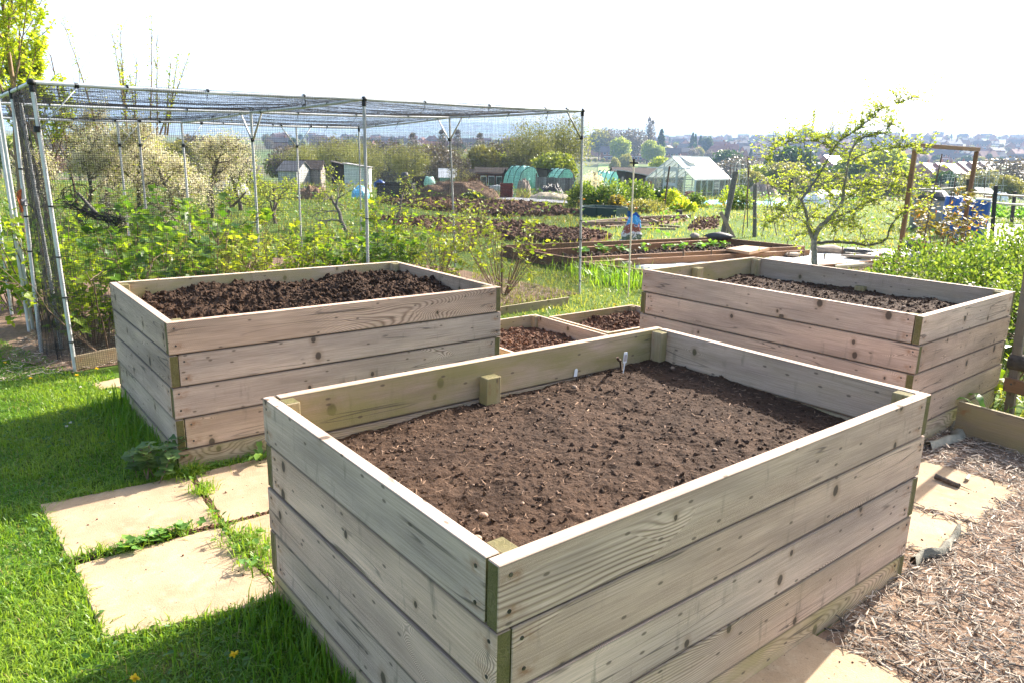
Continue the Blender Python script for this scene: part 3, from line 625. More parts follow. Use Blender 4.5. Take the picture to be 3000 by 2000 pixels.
# plant labels and root stub in the front bed
def vert_label(lab, px, base, top, w, shape):
    b = G(*base, .705); h = top; c = b; m = MB(); f = unit([b[0], b[1], 0]); s = np.cross(f, Z); s = unit(s*.55+f*.5)
    if shape == 'tee': prof = [(-.1, -.03), (.1, -.03), (.16, .45), (.5, .48), (.5, .86), (.32, 1.0), (-.5, 1.0), (-.5, .48), (-.16, .45)]
    else: prof = [(-.5, -.2), (.5, -.2), (.5, .75), (.3, .95), (0, 1.0), (-.3, .95), (-.5, .75)]
    ln = unit(np.array([s[0]*.10, s[1]*.10, 1])); nn = np.cross(s, ln)*.0012
    V = [b+s*x*w+ln*z*h+nn for x, z in prof]+[b+s*x*w+ln*z*h-nn for x, z in prof]; k = len(prof)
    m.add(V, [list(range(k)), list(range(k, 2*k))[::-1]]+[[i, k+i, k+(i+1) % k, (i+1) % k] for i in range(k)])
    t = thing('plant_label', lab, 'plant label', tuple(b), 'white plant labels'); m.build('tag', M['white'], t)
    if shape == 'tee':
        m = MB(); V = [b+s*x*w+ln*z*h+nn*sg for sg in (1.9, -1.9) for x, z in ((-.36, .56), (.36, .56), (.36, .88), (-.36, .88))]; m.add(V, [[0, 1, 2, 3], [7, 6, 5, 4], [0, 4, 5, 1], [2, 6, 7, 3], [1, 5, 6, 2], [0, 3, 7, 4]]); m.build('picture_panel', simple('label_print', (.72, .62, .57), (.62, .50, .45), rough=.5, scale=60), t)
vert_label('tall white tee-shaped plant label stuck in the soil by the dark root stub', None, (1826, 1090), .112, .026, 'tee')
vert_label('small rounded white plant label low against the back board', None, (1686, 1098), .036, .022, 'round')
tubething('root_stub', 'dark broken root stub standing in the soil beside the tall plant label', 'root', [G(1822, 1086, .70), G(1816, 1070, .715)+[0, 0, .03], D(1813, 1055, 3.75), D(1808, 1046, 3.75)], [.008, .008, .007, .008], 'debris')

# ================================================================== fruit cage
FLb, FRb = np.array([-3.62, 5.90, 0]), np.array([.92, 10.10, 0])
cg = dict(FL=(-3.67, 5.867, 2.271), FM=(-1.55, 7.81, 2.34), FR=(.845, 10.114, 2.419), RM=(-1.08, 12.26, 2.392), BR=(-2.94, 14.27, 2.26), C=(-3.38, 9.79, 2.28), BM=(-5.07, 11.62, 2.194), LM=(-5.49, 7.92, 2.22), LB=(-7.2, 9.9, 2.14))
cg = {k: np.array(v) for k, v in cg.items()}
cage = thing('fruit_cage', 'tall fruit cage of white metal poles under black netting over green bushes', 'fruit cage', (-2.2, 9.5, 0))
def cpart(name, m, mat): return m.build(name, M[mat], cage, True)
TP = .016
def pole(base, top):
    m = MB(); m.tube(wig(base, top, 7, .0015), TP, 12); cpart('pole', m, 'alu')
def rail(p, q):
    n = 10; P = wig(p, q, n, .0); P[1:-1, 2] -= .012*np.sin(np.linspace(0, PI, n))[1:-1]; m = MB(); m.tube(P, TP, 12); cpart('rail', m, 'alu')
    for f in (.18+.1*random.random(), .45+.1*random.random(), .72+.1*random.random()): tie(P[0]*(1-f)+P[-1]*f, unit(q-p), random.random() < .75)
def tie(p, d, tail=True, r=TP+.003):
    m = MB(); m.tube([p-d*.008, p+d*.008], r, 10)
    if tail:
        s = unit(np.array([rng.normal(0, .4), rng.normal(0, .4), -1])); m.tube([p+s*.015, p+s*.05, p+s*.10+rng.normal(0, .012, 3)], [.004, .0035, .002], 5)
    cpart('cable_tie', m, 'black')
def joint(p, s=.05):
    m = MB(); m.inst(ICO2[0]*np.array([1, 1, .9]), ICO2[1], [p], np.array([s*.66]), np.eye(3)[None]); m.tube([p-Z*.005, p-Z*.07], TP+.006, 10); cpart('corner_joint', m, 'black')
def vee(pt, dirs, drop=.34, out=.30):
    base = pt-Z*drop; m = MB(); m.tube([base-Z*.022, base+Z*.022], TP+.009, 10); cpart('brace_clip', m, 'black')
    for d in dirs:
        m = MB(); m.beam(base+d*.02, pt+d*out-Z*.02, .026, .006); m2 = MB(); m2.tube([pt+d*out-d*.015, pt+d*out+d*.015], TP+.006, 8)
        cpart('brace', m, 'alu'); cpart('brace_clip', m2, 'black')
q = cg; E1 = unit((q['FR']-q['FL'])*[1, 1, 0]); E2 = np.array([-E1[1], E1[0], 0])
for p_, q_ in (('FL', 'FM'), ('FM', 'FR'), ('LM', 'C'), ('C', 'RM'), ('LB', 'BM'), ('BM', 'BR'), ('FL', 'LM'), ('LM', 'LB'), ('FM', 'C'), ('C', 'BM'), ('FR', 'RM'), ('RM', 'BR')): rail(q[p_], q[q_])
for k, b in (('FL', FLb), ('FM', q['FM']*[1, 1, 0]), ('FR', FRb), ('RM', q['RM']*[1, 1, 0]+[.1, .1, 0]), ('BR', q['BR']*[1, 1, 0]), ('C', q['C']*[1, 1, 0]), ('BM', q['BM']*[1, 1, 0]), ('LM', q['LM']*[1, 1, 0]), ('LB', q['LB']*[1, 1, 0])):
    pole(b-Z*.1, q[k]); 
    if k in ('FL', 'FM', 'FR', 'BR', 'LB'): joint(q[k])
P2 = np.array([-4.25, 6.45, 0]); P2t = q['FL']+(q['LM']-q['FL'])*.33; pole(P2-Z*.05, P2t); joint(P2t, .04)
for bx, tx in (((97, 966), .62), ((86, 972), .66)):
    b = G(*bx); tt_ = q['FL']+(q['LM']-q['FL'])*(.62 if tx < .64 else .70); pole(b, tt_)
pole(G(181, 1021)-Z*.02, P2t+E1*.05-Z*.1)
vee(q['FL'], [E1]); vee(q['FR'], [-E1]); vee(q['RM'], [E2, -E2]); vee(q['C'], [E2, -E2]); vee(q['BM'], [E1])
for r_ in (-.52, -.4934, -.2875):
    A_, B_ = (q['LB'], q['BM']) if r_ < -.45 else (q['BM'], q['BR'])
    den = (B_-A_)[0]-r_*(B_-A_)[1]; f = (r_*A_[1]-A_[0])/den; pt = A_+(B_-A_)*f; pole(pt*[1, 1, 0], pt); vee(pt, [unit((B_-A_)), -unit((B_-A_))])
for k, zs in (('FL', (.25, .62, .95, 1.35)), ('FM', (1.15,)), ('FR', (.18, .5, .75, 1.0))):
    for z in zs:
        p = (FLb if k == 'FL' else FRb if k == 'FR' else q[k]*[1, 1, 0]); p = p*(1-z/q[k][2])+q[k]*(z/q[k][2]); m = MB(); m.tube([p-Z*.006, p+Z*.006], TP+.004, 10); m.tube([p, p+E1*.06-E2*.02, p+E1*.11-E2*.02+Z*.01], [.004, .003, .002], 5); cpart('cable_tie', m, 'black')
for z in (.45, .9, 1.2, 1.6):
    p = P2*(1-z/2.24)+P2t*(z/2.24); m = MB(); m.tube([p-Z*.006, p+Z*.006], TP+.005, 10); m.tube([p, p+E1*.05, p+E1*.09-Z*.02], [.004, .003, .002], 5); cpart('cable_tie', m, 'black')
p = P2*(1-1.32/2.24)+P2t*(1.32/2.24); m = MB(); m.box(p, (.05, .05, .06), bev=.006, rz=.6); cpart('latch', m, 'grey')
m = MB()
for k in range(9):
    a = p+Z*.12; m.tube(np.array([a, a-E1*.03+rng.normal(0, .012, 3)-Z*.05, a-E1*.04+rng.normal(0, .012, 3)-Z*.12, a-E1*.015+rng.normal(0, .01, 3)-Z*.2]), .0035, 5)
tag(m.build('twine_loop', M['twine'], loc=tuple(p)), 'bright orange twine tied round a cage pole', 'twine')

def net_panel(p00, p10, p11, p01, pitch, nseg, disp, r=.0011, name='net_panel'):
    p00, p10, p11, p01 = (np.array(v, float) for v in (p00, p10, p11, p01)); m = MB()
    nrm = unit(np.cross(p10-p00, p01-p00))
    for ax in (0, 1):
        Lc = np.linalg.norm(p10-p00) if ax == 1 else np.linalg.norm(p01-p00); Ll = np.linalg.norm(p01-p00) if ax == 1 else np.linalg.norm(p10-p00)
        nl = max(2, int(Lc/pitch)); k = nseg*max(2, int(Ll/.16))//2; c = np.linspace(0, 1, nl)[:, None]; l = np.linspace(0, 1, k)[None]
        U, V_ = (l+0*c, c+0*l) if ax == 0 else (c+0*l, l+0*c)
        P = (1-U)[..., None]*((1-V_)[..., None]*p00+V_[..., None]*p01)+U[..., None]*((1-V_)[..., None]*p10+V_[..., None]*p11)
        P = P+disp(U, V_, P)+rng.normal(0, pitch*.10, P.shape)
        side = unit(p01-p00) if ax == 0 else unit(p10-p00)
        offs = np.stack([nrm*r, -nrm*r*.5+side*r*.87, -nrm*r*.5-side*r*.87]); V = P[:, :, None, :]+offs[None, None]
        i = (np.arange(nl)*k*3)[:, None, None]; jj = (np.arange(k-1)*3)[None, :, None]; s = np.arange(3)[None, None]; s2 = (s+1) % 3
        m.add(V.reshape(-1, 3), np.stack([i+jj+s, i+jj+s2, i+jj+3+s2, i+jj+3+s], -1).reshape(-1, 4))
    return cpart(name, m, 'net')
def vdisp(amp, sd):   # hanging side net
    def f(U, V_, P): return (fbm(U*5, V_*2.5, 3, sd)-.5)[..., None]*amp*np.array([-E1[1], E1[0], 0])+(fbm(U*7, V_*3, 2, sd+3)-.5)[..., None]*amp*.4*E1
    return f
def tdisp(amp, sd):   # roof net sagging between the rails, with folds
    def f(U, V_, P):
        s = np.sin(PI*U)*np.sin(PI*V_); fold = fbm(U*2, V_*14, 3, sd)-.5
        return (-amp*s+fold*.05*np.sqrt(np.clip(s, 0, 1))+.012)[..., None]*Z+(fbm(U*3, V_*10, 2, sd+4)-.5)[..., None]*.05*E2*s[..., None]
    return f
gz = lambda p, z=.02: np.array([p[0], p[1], z])
o_ = -E2*.018
net_panel(gz(FLb)+o_, gz(q['FM'])+o_, q['FM']+o_, q['FL']+o_, .0165, 2, vdisp(.07, 3)); net_panel(gz(q['FM'])+o_, gz(FRb)+o_, q['FR']+o_, q['FM']+o_, .0165, 2, vdisp(.07, 9))
net_panel(gz(FRb), gz(q['RM']), q['RM'], q['FR'], .018, 2, vdisp(.06, 13)); net_panel(gz(q['RM']), gz(q['BR']), q['BR'], q['RM'], .02, 2, vdisp(.06, 15))
net_panel(gz(q['BR']), gz(q['BM']), q['BM'], q['BR'], .022, 2, vdisp(.06, 17)); net_panel(gz(q['BM']), gz(q['LB']), q['LB'], q['BM'], .022, 2, vdisp(.06, 19))
net_panel(gz(FLb), gz(P2), P2t, q['FL'], .0135, 2, vdisp(.16, 21))
net_panel(q['FL'], q['FM'], q['C'], q['LM'], .0165, 2, tdisp(.05, 31), r=.0008); net_panel(q['FM'], q['FR'], q['RM'], q['C'], .0165, 2, tdisp(.05, 33), r=.0008)
net_panel(q['LM'], q['C'], q['BM'], q['LB'], .020, 2, tdisp(.05, 35), r=.0008); net_panel(q['C'], q['RM'], q['BR'], q['BM'], .020, 2, tdisp(.05, 37), r=.0008)
net_panel(G(150, 1035), G(235, 1020), q['FL']+E2*.45-Z*.05, P2t-Z*.05, .0075, 2, vdisp(.10, 41), name='gathered_net')
# twisted spare netting hanging inside the near end of the cage
m = MB(); base = [D(x, y, 6.7) for x, y in ((188, 598), (215, 604), (250, 622), (282, 634), (312, 640), (336, 652), (352, 640), (362, 650))]
for k in range(26):
    P = np.array(base)+rng.normal(0, .022, (8, 3)); m.tube(P[rng.integers(0, 3):8-rng.integers(0, 3)], .0028, 4)
for c in ((205, 575), (232, 565), (340, 655), (240, 640), (330, 640)):
    for k in range(4):
        th = np.linspace(0, 2*PI*random.uniform(.6, 1.1), 12)+random.random()*6; rr = random.uniform(.03, .09); cc = D(*c, 6.7)
        m.tube(cc+np.stack([rr*np.cos(th), .3*rr*np.sin(2*th), rr*np.sin(th)], -1)+rng.normal(0, .006, (12, 3)), .0028, 4)
tag(m.build('netting_bundle', M['net'], loc=tuple(base[2])), 'tangled twist of black netting caught on a branch inside the cage', 'netting')
tubething('loose_branch', 'bare grey branch poking up through the tangled black netting', 'branch', [D(*v, 6.75) for v in ((228, 566), (245, 585), (262, 605), (285, 628))], [.012, .014, .016, .018], 'greybark')
# cane with black cross connector
b = G(1840, 872); t = thing('cane', 'slim pale cane with black cross connector standing in the grass before the low frame', 'cane', tuple(b)); tp = D(1857, 478, b[1]); m = MB(); m.tube(wig(b, tp, 6, .001), .0105, 8); m.build('shaft', M['cane'], t, True)
m = MB(); m.tube([tp-Z*.05, tp+Z*.05], .014, 8); s_ = np.array([1, .1, 0]); m.tube([tp-s_*.055, tp+s_*.055], .012, 8); m.build('cross_connector', M['black'], t, True)
sheet('cage_floor', [G(215, 1092)[:2], FLb[:2]+E1[:2]*.1, FRb[:2]-E2[:2]*0, q['RM'][:2], q['BR'][:2]-E1[:2]*1.2, q['BM'][:2], q['LB'][:2], P2[:2]-E1[:2]*.3], .004, 'mulch')
scatter_chips('mulch_chips', 'brown bark mulch under the bushes inside the netted cage', [FLb[:2]-E1[:2]*.6, FRb[:2], FRb[:2]+E2[:2]*1.6, FLb[:2]+E2[:2]*1.8], 9000, .02, .08, .02)

# ================================================================== currant bushes in the cage
def bush(name, label, cat, nst, H, spread, nleaf, lsize, leafm, tmpl, group, stemm='stem', lowleaf=.2, upb=.35, rst=.008, extra=None, bare=0.):
    t = thing(name, label, cat, (0, 0, 0), group, local=True); ms = MB(); ml = MB(); P = []; Dn = []
    for k in range(nst):
        a = 2*PI*(k+random.random())/nst; ln = H*random.uniform(.65, 1.08); out = spread*random.uniform(.25, 1.0); n = 8; tt = np.linspace(0, 1, n)
        b = np.array([math.cos(a), math.sin(a), 0])*.06; pts = b+np.stack([np.cos(a)*out*tt**.9, np.sin(a)*out*tt**.9, ln*tt**1.05], -1)+np.cumsum(rng.normal(0, .018, (n, 3)), 0)*tt[:, None]; pts[0, 2] = -.03
        ms.tube(pts, rst*(1.25-tt*.95)*random.uniform(.7, 1.15), 5); segs = [pts]
        for j in range(random.randint(2, 4)):
            i = random.randint(2, 6); d = unit(rng.normal(0, 1, 3)+[np.cos(a)*.5, np.sin(a)*.5, .7])*ln*random.uniform(.15, .34); sp = wig(pts[i], pts[i]+d, 5, .012); ms.tube(sp, np.linspace(.005, .002, 5), 4); segs.append(sp)
        if random.random() < bare: continue
        for sg in segs:
            mlf = int(nleaf/nst/len(segs)*random.uniform(.7, 1.3)*(1.6 if sg is pts else 1)); f = lowleaf+(1-lowleaf)*rng.random(mlf)**.8; x = f*(len(sg)-1); i = np.minimum(x.astype(int), len(sg)-2); w = (x-i)[:, None]
            pp = sg[i]*(1-w)+sg[i+1]*w; dd = hdirs(mlf, .1, .4); P.append(pp+dd*rng.uniform(.01, .07, mlf)[:, None]); Dn.append(dd)
    P = np.concatenate(P); Dn = np.concatenate(Dn); ml.inst(*tmpl, P, lsize*rng.uniform(.5, 1.2, len(P)), leafrot(Dn, (0, -.15, 1), upb))
    if extra:
        idx = rng.integers(0, len(P), extra[0]); ml.inst(*RHOMB, P[idx]-Z*.02, extra[1]*rng.uniform(.6, 1.2, extra[0]), leafrot(np.c_[rng.normal(0, .3, (extra[0], 2)), -np.ones(extra[0])], (1, 0, 0), .6), 1)
    ms.build('stems', M[stemm], t, True); ml.build('foliage', [M[leafm], M[extra[2] if extra else leafm]], t)
    if extra:
        pass
    return t
CL = 'bright green currant bush growing among its like inside the netted cage'
protos = [bush('currant_bush', CL, 'bush', 17, 1.12, .58, 720, .062, 'currant', LOBED, 'currant bushes inside the fruit cage', extra=(420, .05, 'gooseberry')), bush('currant_bush', CL, 'bush', 15, 1.05, .62, 480, .066, 'gooseberry', LOBED, 'currant bushes inside the fruit cage', extra=(700, .045, 'olive_leaf'), lowleaf=.3, bare=.1)]
protos.append(bush('currant_bush', CL, 'bush', 13, 1.22, .52, 560, .092, 'currant_dark', LOBED, 'currant bushes inside the fruit cage'))
spots = []
for i in range(8): spots.append(FLb+E1*(.35+i*.56)+E2*(.75+.18*random.random()))
for i in range(6): spots.append(FLb+E1*(.2+i*.84)+E2*(1.75+.3*random.random()))
for i in range(4): spots.append(FLb+E1*(.1+i*1.3)+E2*(3.0+.3*random.random()))
used = set()
for i, s in enumerate(spots):
    p = protos[(i*2+i//3) % 3]; sc = random.uniform(.66, 1.14)*(1. if i > 1 else .92)
    if p.name in used: o = copy_tree(p)
    else: o = p; used.add(p.name)
    o.location = s; o.rotation_euler = (0, 0, random.random()*6.28); o.scale = (sc, sc, sc*(1.06 if 5 <= i <= 7 else 1))
b = bush('gooseberry_bush', 'open many-stemmed gooseberry bush with sparse yellow-green leaves by the right end of the cage', 'bush', 19, 1.18, .72, 620, .052, 'gooseberry', LOBED, None, lowleaf=.4, bare=.12); b.location = G(1470, 862)
b = bush('gooseberry_bush', 'thin gooseberry bush behind the low beds with tiny leaves and brown tips', 'bush', 14, 1.25, .7, 300, .045, 'gooseberry', LOBED, None, lowleaf=.4, extra=(220, .035, 'bronze')); b.location = G(1290, 810)
b = bush('gooseberry_bush', 'thin gooseberry bush with fresh leaf tufts, farthest of the open bushes in the cage', 'bush', 12, 1.1, .6, 260, .05, 'gooseberry', LOBED, None, lowleaf=.5); b.location = G(1370, 735)
b = bush('bramble', 'long leaning bramble stem with few leaves at the near end of the cage', 'bramble', 6, .95, .95, 60, .07, 'currant', LOBED, None, lowleaf=.3); b.location = G(318, 1030); b.rotation_euler = (0, 0, .4)
b = bush('bramble', 'small leafy bramble pushing between the raised bed and the rail fence', 'bramble', 7, .62, .3, 90, .075, 'currant', LOBED, None, lowleaf=.5); b.location = G(2915, 1215, 0)+[.22, .35, 0]
# ================================================================== grass
def blades(m, P, hlo, hhi, w, lean=.5, mat=0, z0=0.0, tb=None):
    n = len(P); h = hlo+(hhi-hlo)*rng.random(n)**1.5; a = rng.random(n)*2*PI; dx = np.stack([np.cos(a), np.sin(a)], -1); sx = np.stack([-dx[:, 1], dx[:, 0]], -1)
    ln = np.abs(rng.normal(0, lean, n)); ww = w*rng.uniform(.6, 1.3, n)*.5
    b = np.c_[P[:, :2], np.full(n, z0-.005) if np.isscalar(z0) else z0]; mid = b+np.c_[dx*(h*ln*.35)[:, None], h*.6]; tip = b+np.c_[dx*(h*ln*1.15)[:, None], h*np.clip(1.05-.35*ln, .25, 1.05)]
    S3 = np.c_[sx*ww[:, None], np.zeros(n)]
    V = np.stack([b-S3, b+S3, mid+S3*.8, mid-S3*.8, tip], 1).reshape(-1, 3); o = (np.arange(n)*5)[:, None]
    t = rng.random(n) if tb is None else np.clip(tb+rng.normal(0, .22, n), 0, 1)
    bn = m.n; m.V.append(V); m.n += n*5
    for f in (np.array([[0, 1, 2, 3]]), np.array([[3, 2, 4]])): m.F.append(o+f+bn); m.M.append(np.full(n, mat)); m.T.append(t)
quad = lambda O, e1, e2, a, b, g=0.: np.array([(O-e1*g-e2*g)[:2], (O+e1*(a+g)-e2*g)[:2], (O+e1*(a+g)+e2*(b+g))[:2], (O-e1*g+e2*(b+g))[:2]])
BEDS = [quad(OA, a1, a2, 2.343, 1.533), quad(OB, b1, b2, 2.327, 1.555), quad(OC, c1, c2, 1.662, 2.275), quad(np.r_[F1[:2], 0], e1D, e2D, 1.12, 1.34), quad(np.r_[F2[:2], 0], e1D, e2D, 1.2, .84)]
def keep(P, ex):
    for q in ex: P = P[~inpoly(P[:, 0], P[:, 1], q)]
    return P
LAWN = np.array([G(-250, 2300)[:2], G(1420, 2300)[:2], OA[:2]+a1[:2]*.3, (OA+a1*2.2)[:2], (OB+b1*2.3)[:2], (OB+b2*1.55)[:2], G(330, 1085)[:2], G(222, 1092)[:2], G(120, 1045)[:2], G(-40, 985)[:2], G(-500, 985)[:2]])
EX = BEDS+[shr(SL[i], f) for i, f in ((0, .955), (1, .95), (2, .97), (3, .97), (8, .9))]+[CH]
def nojoint(P, w=.03, f=.10):
    r = P-Jx[:2]; da, db = np.abs(r @ np.array([-ua[1], ua[0]])), np.abs(r @ np.array([-ub[1], ub[0]])); ra, rb = r @ ua[:2], r @ ub[:2]
    j = ((da < w) & (ra < la*.97)) | ((db < w) & (rb < lb*.97) & (rb > -.8)); return P[~j | (rng.random(len(P)) < f)]
P = nojoint(keep(sample(LAWN, 165000), EX)); dist = np.linalg.norm(P, axis=1)
soilpatch = np.exp(-(((P[:, 0]-G(135, 1085)[0])/.55)**2+((P[:, 1]-G(135, 1085)[1])/.32)**2)); P = P[rng.random(len(P)) > soilpatch*.95]
patch = fbm(P[:, 0]*2.2, P[:, 1]*2.2, 3, 4); near = np.zeros(len(P))
m = MB(); blades(m, P[patch > .46], .016, .058, .0056, .85, tb=.35+.9*(patch[patch > .46]-.5)*2); blades(m, P[patch <= .46], .010, .036, .0052, .95, tb=.4+.9*(patch[patch <= .46]-.5)*2)
# longer growth along the bed feet
def foot(O, d, L, nrm, n, w=.20):
    u = rng.random(n)*L; v = np.abs(rng.normal(0, w, n)); return (O+d*u[:, None]+nrm*v[:, None])[:, :2]
PF = np.concatenate([foot(OA+a2*.0, a2, 1.5, -a1, 2600, .11), foot(OB, b2, 1.5, -b1, 1700, .10)]); PF = keep(PF, EX); blades(m, PF, .03, .13, .006, .5, tb=.2)
PF = keep(foot(OB-b1*.02, b2, 1.5, -b1, 260, .10), EX); blades(m, PF, .08, .24, .009, .55, tb=.15)
# ragged rim round the slabs
for i in (0, 1, 3):
    q = np.array(SL[i]); 
    for k in range(4):
        a_, b_ = q[k], q[(k+1) % 4]; n = int(np.linalg.norm(b_-a_)*420); P_ = a_+(b_-a_)*rng.random(n)[:, None]+rng.normal(0, .022, (n, 2)); P_ = keep(P_, BEDS+[shr(SL[j], .965) for j in (0, 1, 2, 3)])
        P_ = nojoint(P_, .045, .06); P_ = P_[fbm(P_[:, 0]*4, P_[:, 1]*4, 2, 8) > .36]; blades(m, P_, .02, .07, .006, .9, tb=.45)
tag(m.build('lawn_grass', M['grass']), 'bright spring lawn grass around the paving slabs', 'grass', None, 'stuff')
m = MB(); P = keep(sample(LAWN, 5200), EX); P = P[fbm(P[:, 0]*1.6, P[:, 1]*1.6, 3, 44) > .47]; n = len(P)
m.inst(*OVAL, np.c_[P, rng.uniform(.01, .035, n)], rng.uniform(.014, .034, n), leafrot(hdirs(n, .25, .2), rnd=.35)); tag(m.build('lawn_weeds', M['lawnweed']), 'small broad leaved weeds mixed into the lawn', 'weeds', None, 'stuff')
m = MB(); P = keep(sample(LAWN, 9000), EX); blades(m, P, .012, .05, .004, 1.3); tag(m.build('dry_grass', M['drygrass']), 'pale dry blades lying in the lawn', 'grass', None, 'stuff')

# tufts in the slab joints
def tuft(label, c, n, r, h, broad=0, name='grass_tuft', along=None):
    c = np.array(c[:2]); m = MB(); P = c+rng.normal(0, r, (n, 2)) if along is None else c+np.outer(rng.uniform(-1, 1, n), along)+rng.normal(0, r, (n, 2)); blades(m, P, h*.35, h, .0065, .9, tb=.5, z0=.012)
    if broad:
        Q = P[rng.integers(0, n, broad)]; m.inst(*LOBED, np.c_[Q, rng.uniform(.02, .055, broad)], rng.uniform(.018, .045, broad), leafrot(hdirs(broad, .1, .2), rnd=.35), 1)
    o = m.build(name, [M['grass'], M['crop']], loc=(c[0], c[1], 0)); tag(o, label, 'weeds', 'weeds growing in the slab joints')
def gm(a, b): return (np.array(G(*a, .012))+np.array(G(*b, .012)))[:2]/2
tuft('long leafy weed tuft filling the joint between the two open sunlit slabs', G(455, 1588), 330, .022, .07, 70, along=(G(530, 1562)-G(330, 1625))[:2]*.52)
tuft('thin grass in the slab joint close to the lawn edge', G(270, 1632), 110, .014, .075, 0, along=(G(330, 1620)-G(215, 1645))[:2]*.5)
tuft('grass tuft in the joint next to the corner of the front raised bed', G(742, 1620), 330, .055, .10, 26, along=(G(800, 1680)-G(690, 1580))[:2]*.45)
tuft('grass tuft at the shaded corner of the lumpy-soil raised bed', G(560, 1395), 200, .035, .10, 18)
tuft('sprawling grass tuft in the dark joint between the shaded slabs', G(595, 1445), 120, .030, .085, 0)
tuft('thin mossy weeds on the crossing of the slab joints', G(640, 1530), 60, .014, .07, 6, along=(G(690, 1570)-G(610, 1480))[:2]*.4)
m = MB(); 
for a_, b_ in (((556, 1392), (655, 1535)), ((655, 1535), (830, 1745)), ((205, 1648), (652, 1534)), ((655, 1535), (860, 1480))):
    A_, B_ = G(*a_, .006), G(*b_, .006); n = 240; f = rng.random(n)[:, None]; P = A_*(1-f)+B_*f+rng.normal(0, .006, (n, 3))*[1, 1, .3]; m.inst(*lump(.3), P, rng.uniform(.003, .010, n), rndrot(n))
for q in SL[:7]:
    n = 22; P = sample(shr(q, .97), n); m.inst(*lump(.3), np.c_[P, np.full(n, .0135)], .0012+.005*rng.random(n)**3, rndrot(n))
tag(m.build('joint_soil', M['redclod']), 'dark soil and moss crumbs in the slab joints', 'soil', None, 'stuff')

# nettle clump at the bed corner, dandelions at its base
t = thing('nettle', 'toothed nettle clump at the corner of the lumpy-soil raised bed', 'nettle', tuple(G(450, 1395))); ms = MB(); ml = MB()
for k in range(10):
    b = G(468, 1400)+rng.normal(0, .055, 3)*[1, 1, 0]; tp = b+[rng.normal(0, .05), rng.normal(0, .05), random.uniform(.10, .24)]; ms.tube(wig(b, tp, 5, .004), [.003]*5, 4)
    for lv in range(4):
        p = b+(tp-b)*(.45+.18*lv); d = hdirs(4, -.05, .15); a = random.random()*3; d[:, :2] = [[math.cos(a+i*PI/2), math.sin(a+i*PI/2)] for i in range(4)]; ml.inst(*LOBED, np.repeat([p], 4, 0), rng.uniform(.03, .058, 4), leafrot(d, rnd=.3))
ms.build('stems', M['stem'], t, True); ml.build('foliage', M['nettle'], t)
def rosette(label, c, n, L, name='dandelion_plant', up=.5, flower=None, matn='crop', z=0.):
    t = thing(name, label, 'dandelion' if 'dandelion' in name else 'weed', (c[0], c[1], z)); m = MB()
    for k in range(n):
        a = 2*PI*k/n+random.random()*.6; ll = L*random.uniform(.6, 1.1); u = np.linspace(0, 1, 9); e = random.uniform(.5, 1.2)*up
        mid = np.array([c[0], c[1], z])+np.stack([np.cos(a)*ll*u, np.sin(a)*ll*u, ll*(e*u-.75*e*u*u)+.008], -1); s = np.array([-math.sin(a), math.cos(a), 0]); w = ll*.11*np.array([.35, .45, .9, .6, 1.1, .7, 1.15, .8, .05])
        m.grid(np.stack([mid-s*w[:, None], mid+Z*-.004, mid+s*w[:, None]]), t=random.random())
    m.build('leaves', M[matn], t, True)
    for f in (flower or []):
        b = np.array([c[0], c[1], z]); tp = b+np.array(f); q = MB(); q.tube(wig(b, tp, 5, .004), .0025, 5); q.build('stalk', M['crop'], t, True); flowerhead(tp, .017, 'yellow', t)
    return t
def flowerhead(p, r, mat, parent=None, label=None, group=None, nm='dandelion_flower'):
    m = MB(); n = 34; d = hdirs(n, .28, .3); m.inst(*RHOMB, np.repeat([p], n, 0), r*rng.uniform(.7, 1.1, n), leafrot(d, rnd=.2))
    if mat == 'white_petal': m.inst(ICO[0]*[1, 1, .6], ICO[1], [p+Z*.002], np.array([r*.35]), np.eye(3)[None], 1)
    o = m.build('flower' if parent is not None else nm, [M[mat], M['yellow']], parent, loc=None if parent is not None else tuple(p))
    if parent is None: tag(o, label, 'flower', group)
rosette('dandelion leaves sprouting at the plank base, one long leaf standing against the boards', G(765, 1352), 9, .16, up=1.5)
rosette('flat round leaved weed at the foot of the lumpy-soil bed', G(640, 1362), 6, .075, name='weed', up=.8)
rosette('tiny round leaved weed on the slab edge beside the nettle', G(590, 1388), 5, .055, name='weed', up=.6)
rosette('grassy weed leaning on the brown board edge in the shade', G(2888, 1265), 5, .26, name='weed', up=2.2)
DG = 'yellow dandelion heads in the lawn'
for (x, y, lab) in ((14, 1062, 'yellow dandelion head at the far end of the lawn near the pole feet'), (90, 1107, 'yellow dandelion head beside the bare soil patch'), (225, 1098, 'yellow dandelion head on a stalk by the cage corner pole'), (284, 1079, 'yellow dandelion head before the grey edging board'), (686, 1915, 'yellow dandelion head in the shaded grass by the front bed'), (395, 1985, 'orange-yellow dandelion head in the grass nearest the camera'), (1800, 893, 'yellow dandelion head in the sunny grass by the cane'), (1762, 868, 'pale dandelion head in the grass between cage and hedge-side bed')):
    p = G(x, y, .06); flowerhead(p, .018 if y > 1000 else .022, 'yellow', None, lab, DG)
for (x, y, lab) in ((206, 1237, 'white daisy at the edge of the shade on the lawn'), (195, 1248, 'smaller white daisy just below another in the shade'), (236, 1133, 'white daisy in the sunny grass by the cage')): flowerhead(G(x, y, .035), .012, 'white_petal', None, lab, 'white daisies in the lawn', 'daisy')

